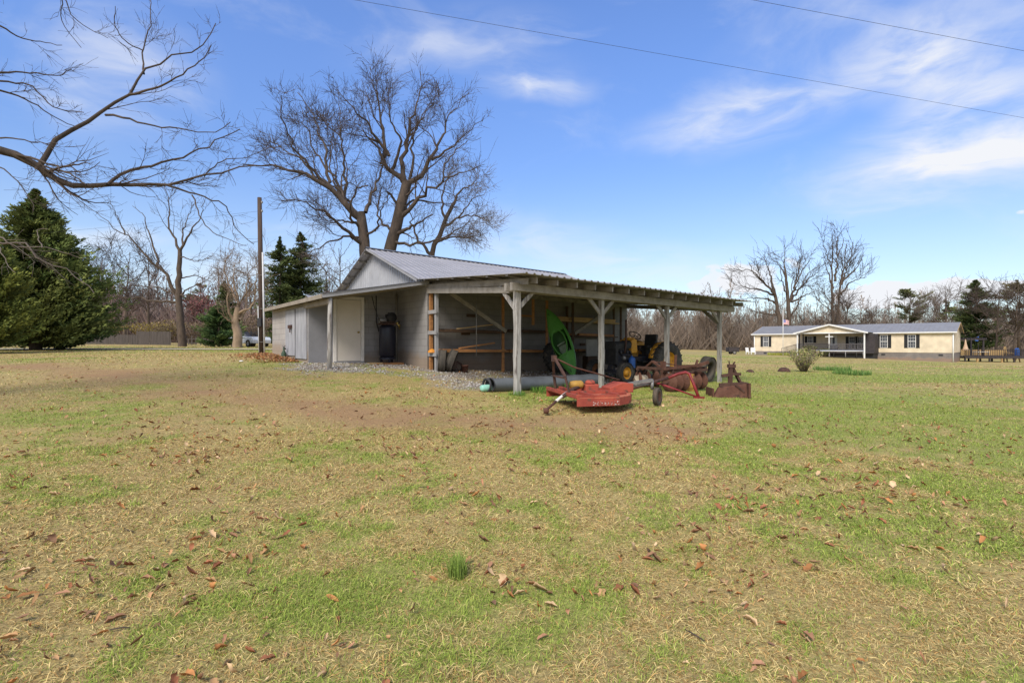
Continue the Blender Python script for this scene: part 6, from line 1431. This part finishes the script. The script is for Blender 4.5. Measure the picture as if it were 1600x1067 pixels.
b = MB(); b.lathe([(.0,2.05),(.05,2.0),(.12,1.5),(.24,1.0),(.36,.75),(.33,.72),(.08,.8)], 16); b.build('canopy', m_tan, t); b = MB(); b.tube([(0,0,0),(0,0,2.1)], .025, 8); b.build('pole', m_tanwood, t); b = MB(); b.lathe([(0,0),(.25,0),(.25,.06),(.05,.1),(0,.1)], 14); b.build('base', m_dark, t)
t = empty('patio_table', (*dpt(2.5,1.0), dk.location.z+zf), 0, 'low patio table seen through the deck railing', 'table')
b = MB(); b.bb(-.7,.7,-.4,.4,.52,.57); b.build('tabletop', m_trimw, t)
for sx_ in (-.6,.6):
    for sy_ in (-.3,.3): MB().bb(sx_-.03,sx_+.03,sy_-.03,sy_+.03,0,.52).build('leg', m_steel, t)
xx = ga(1590, 62); t = empty('play_set', xx, 0, 'wooden play set with a blue slide at the right edge', 'play set')
b = MB(); b.beam((-.35,0,0),(-.05,0,1.0),.09,.09); b.beam((.3,0,0),(.05,0,1.0),.09,.09); b.beam((-.35,1.6,0),(-.05,1.6,1.9),.09,.09); b.beam((.3,1.6,0),(.05,1.6,1.9),.09,.09); b.beam((0,-.1,1.0),(0,1.7,1.2),.09,.09); b.build('frame', m_tanwood, t)
b = MB(); b.prism([(-.15,.75),(.15,.75),(.2,1.5),(.05,1.75),(-.15,1.6)], -.1, .25, Matrix(((1,0,0),(0,0,1),(0,1,0)))); b.build('slide', m_blue, t, .03)
t = empty('garden_flag', (*dpt(3.1,3.3), dk.location.z+zf+2.0), 0, 'blue flag on a slanted dark pole above the deck pergola', 'flag')
b = MB(); b.tube([(0,0,0),(1.3,0,.75)], .03, 6); b.build('pole', m_deck, t)
b = MB(); b.add([(.45,0,.24),(1.0,.03,.55),(1.0,.06,-.05),(.75,-.05,-.15),(.5,.05,-.05)], [(0,1,2,3,4)]); b.build('flag_cloth', m_blue, t)

# ------------------------------------------------------------------ sky, sun, camera
SUN_EL, SUN_AZ = math.radians(44), math.radians(205)      # azimuth from +Y clockwise
w = bpy.data.worlds.new('World'); scene.world = w; w.use_nodes = True; nt = w.node_tree; nt.nodes.clear()
def N(t, **k):
    n = nt.nodes.new(t)
    for a, v in k.items(): setattr(n, a, v)
    return n
out = N('ShaderNodeOutputWorld'); bg = N('ShaderNodeBackground'); nt.links.new(bg.outputs[0], out.inputs[0])
sky = N('ShaderNodeTexSky', sky_type='NISHITA'); sky.sun_disc = False; sky.sun_elevation = SUN_EL; sky.sun_rotation = SUN_AZ; sky.dust_density = .6; sky.ozone_density = 2.5; sky.air_density = 1.0
STR = .15
bg.inputs['Strength'].default_value = STR
tc = N('ShaderNodeTexCoord'); sep = N('ShaderNodeSeparateXYZ'); nt.links.new(tc.outputs['Generated'], sep.inputs[0])
def Mth(op, a, b=None, c=None):
    n = N('ShaderNodeMath', operation=op)
    for i, v in enumerate((a, b, c)):
        if v is None: continue
        if isinstance(v, (int, float)): n.inputs[i].default_value = v
        else: nt.links.new(v, n.inputs[i])
    return n.outputs[0]
az = Mth('ARCTAN2', sep.outputs[0], sep.outputs[1]); el = Mth('ARCSINE', sep.outputs[2])
dirv = N('ShaderNodeCombineXYZ'); nt.links.new(az, dirv.inputs[0]); nt.links.new(el, dirv.inputs[1])
# streaky noise, warped
def noise(vec, scale, detail=7, rough=.6, stretch=(1,1,1), rot=0, dist=0.0, loc=(0,0,0)):
    mp = N('ShaderNodeMapping'); mp.inputs['Scale'].default_value = stretch; mp.inputs['Rotation'].default_value = (0,0,rot); mp.inputs['Location'].default_value = loc
    nt.links.new(vec, mp.inputs['Vector']); n = N('ShaderNodeTexNoise'); n.inputs['Scale'].default_value = scale; n.inputs['Detail'].default_value = detail; n.inputs['Roughness'].default_value = rough; n.inputs['Distortion'].default_value = dist
    nt.links.new(mp.outputs[0], n.inputs['Vector']); return n.outputs['Fac']
def mr(v, a, b, c, d, smooth=True):
    n = N('ShaderNodeMapRange'); n.interpolation_type = 'SMOOTHSTEP' if smooth else 'LINEAR'
    nt.links.new(v, n.inputs[0]); n.inputs[1].default_value = a; n.inputs[2].default_value = b; n.inputs[3].default_value = c; n.inputs[4].default_value = d; return n.outputs[0]
wn = noise(dirv.outputs[0], 3.0, 4, .55); wv = N('ShaderNodeVectorMath', operation='MULTIPLY_ADD')
cxyz = N('ShaderNodeCombineXYZ'); w1 = Mth('SUBTRACT', wn, .5); wn2 = noise(dirv.outputs[0], 3.0, 4, .55, loc=(5,3,0)); w2 = Mth('SUBTRACT', wn2, .5); nt.links.new(w1, cxyz.inputs[0]); nt.links.new(w2, cxyz.inputs[1])
nt.links.new(cxyz.outputs[0], wv.inputs[0]); wv.inputs[1].default_value = (.16,.10,0); nt.links.new(dirv.outputs[0], wv.inputs[2])
streak = mr(noise(wv.outputs[0], 5, 8, .58, (1,3.2,1), .12, .6), .30, .68, .15, 1.15)
puff = mr(noise(dirv.outputs[0], 16, 6, .55, (1,1.4,1)), .35, .6, 0, 1)
def cloud(px, py, sx, sy, rot, s, tex, sharp=0.0):
    a0 = math.atan((px-800)/F); e0 = math.atan((HOR-py)/F*math.cos(a0)); k = math.cos(a0)**1.6/F
    mp = N('ShaderNodeMapping', vector_type='TEXTURE'); mp.inputs['Location'].default_value = (a0, e0, 0); mp.inputs['Rotation'].default_value = (0,0,math.radians(rot)); mp.inputs['Scale'].default_value = (sx*k, sy*k, 1)
    nt.links.new(wv.outputs[0] if sharp == 0 else dirv.outputs[0], mp.inputs['Vector']); ln = N('ShaderNodeVectorMath', operation='LENGTH'); nt.links.new(mp.outputs[0], ln.inputs[0])
    m_ = mr(ln.outputs['Value'], 0, 1.6, 1, 0)
    if sharp:
        v = Mth('ADD', m_, Mth('MULTIPLY', Mth('MULTIPLY', Mth('SUBTRACT', tex, .5), .9), mr(m_, 0, .35, 0, 1))); return Mth('MULTIPLY', mr(v, .30, .30+sharp, 0, 1), s)
    return Mth('MULTIPLY', Mth('MULTIPLY', m_, tex), s*.86)
CL = [(840,138,75,18,0,.75),(1130,182,120,34,4,.7),(1240,165,150,40,14,.5),(1440,95,110,70,-40,.75),(1530,200,230,80,12,.85),(1470,272,230,48,6,.75),(1560,30,130,80,0,.4),
      (1370,332,75,18,0,.4),(850,372,140,38,-8,.5),(1000,425,150,36,0,.45),(190,120,120,90,20,.55),(170,368,90,20,0,.8),(760,92,130,26,-5,.3),(700,60,150,30,8,.22),(400,430,160,40,0,.5),(1270,20,160,60,20,.25)]
tot = None
for c_ in CL:
    v = cloud(*c_, streak); tot = v if tot is None else Mth('ADD', tot, v)
for c_ in [(1440,455,120,26,0,.95),(1520,452,70,22,0,.95),(1370,462,60,22,0,.9),(1185,432,60,32,0,.7),(1130,440,50,26,0,.6),(1597,331,18,9,0,.8)]:
    tot = Mth('ADD', tot, cloud(*c_, puff, sharp=.35))
back = mr(sep.outputs[1], .15, -.35, 0, .75)  # whiter cloud added to the unseen sky behind the camera as neutral fill
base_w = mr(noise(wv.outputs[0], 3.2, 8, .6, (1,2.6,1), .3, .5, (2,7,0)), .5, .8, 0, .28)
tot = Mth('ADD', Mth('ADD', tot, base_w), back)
haze = mr(el, .0, .34, .46, 0.0)
tot = Mth('MINIMUM', Mth('MAXIMUM', tot, 0), 1)
hsv = N('ShaderNodeHueSaturation'); hsv.inputs['Saturation'].default_value = 1.16; hsv.inputs['Value'].default_value = 1.3; hsv.inputs['Hue'].default_value = .512; nt.links.new(sky.outputs[0], hsv.inputs['Color'])
gain = N('ShaderNodeVectorMath', operation='SCALE'); nt.links.new(hsv.outputs[0], gain.inputs[0]); nt.links.new(mr(el, .12, .58, .94, 1.34), gain.inputs['Scale'])
m0 = N('ShaderNodeMix', data_type='RGBA'); nt.links.new(haze, m0.inputs[0]); nt.links.new(gain.outputs[0], m0.inputs[6]); m0.inputs[7].default_value = (.70/STR,.83/STR,1.0/STR,1)
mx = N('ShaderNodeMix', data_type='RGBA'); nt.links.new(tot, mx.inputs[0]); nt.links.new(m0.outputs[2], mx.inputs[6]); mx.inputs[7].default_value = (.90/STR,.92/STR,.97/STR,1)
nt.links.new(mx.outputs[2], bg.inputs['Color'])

sd = bpy.data.lights.new('sun', 'SUN'); sd.energy = 3.9; sd.angle = math.radians(22); sd.color = (1, .94, .84)
so = bpy.data.objects.new('sun', sd); COL.objects.link(so)
dv = Vector((math.sin(SUN_AZ)*math.cos(SUN_EL), math.cos(SUN_AZ)*math.cos(SUN_EL), math.sin(SUN_EL)))
so.rotation_euler = (-dv).to_track_quat('-Z', 'Y').to_euler(); so.location = (0,-10,30)
cd = bpy.data.cameras.new('camera'); cd.sensor_width = 36; cd.lens = 18; cd.shift_y = 3.5/1600; cd.clip_end = 3000; cd.clip_start = .05
co = bpy.data.objects.new('camera', cd); COL.objects.link(co); co.location = (0,0,EYE); co.rotation_euler = (PI/2,0,0)
scene.camera = co
scene.view_settings.view_transform = 'Standard'; scene.view_settings.look = 'None'; scene.view_settings.exposure = 0
scene.render.engine = 'CYCLES'; scene.cycles.use_denoising = True
scene.cycles.max_bounces = 6; scene.cycles.diffuse_bounces = 4; scene.cycles.transparent_max_bounces = 4
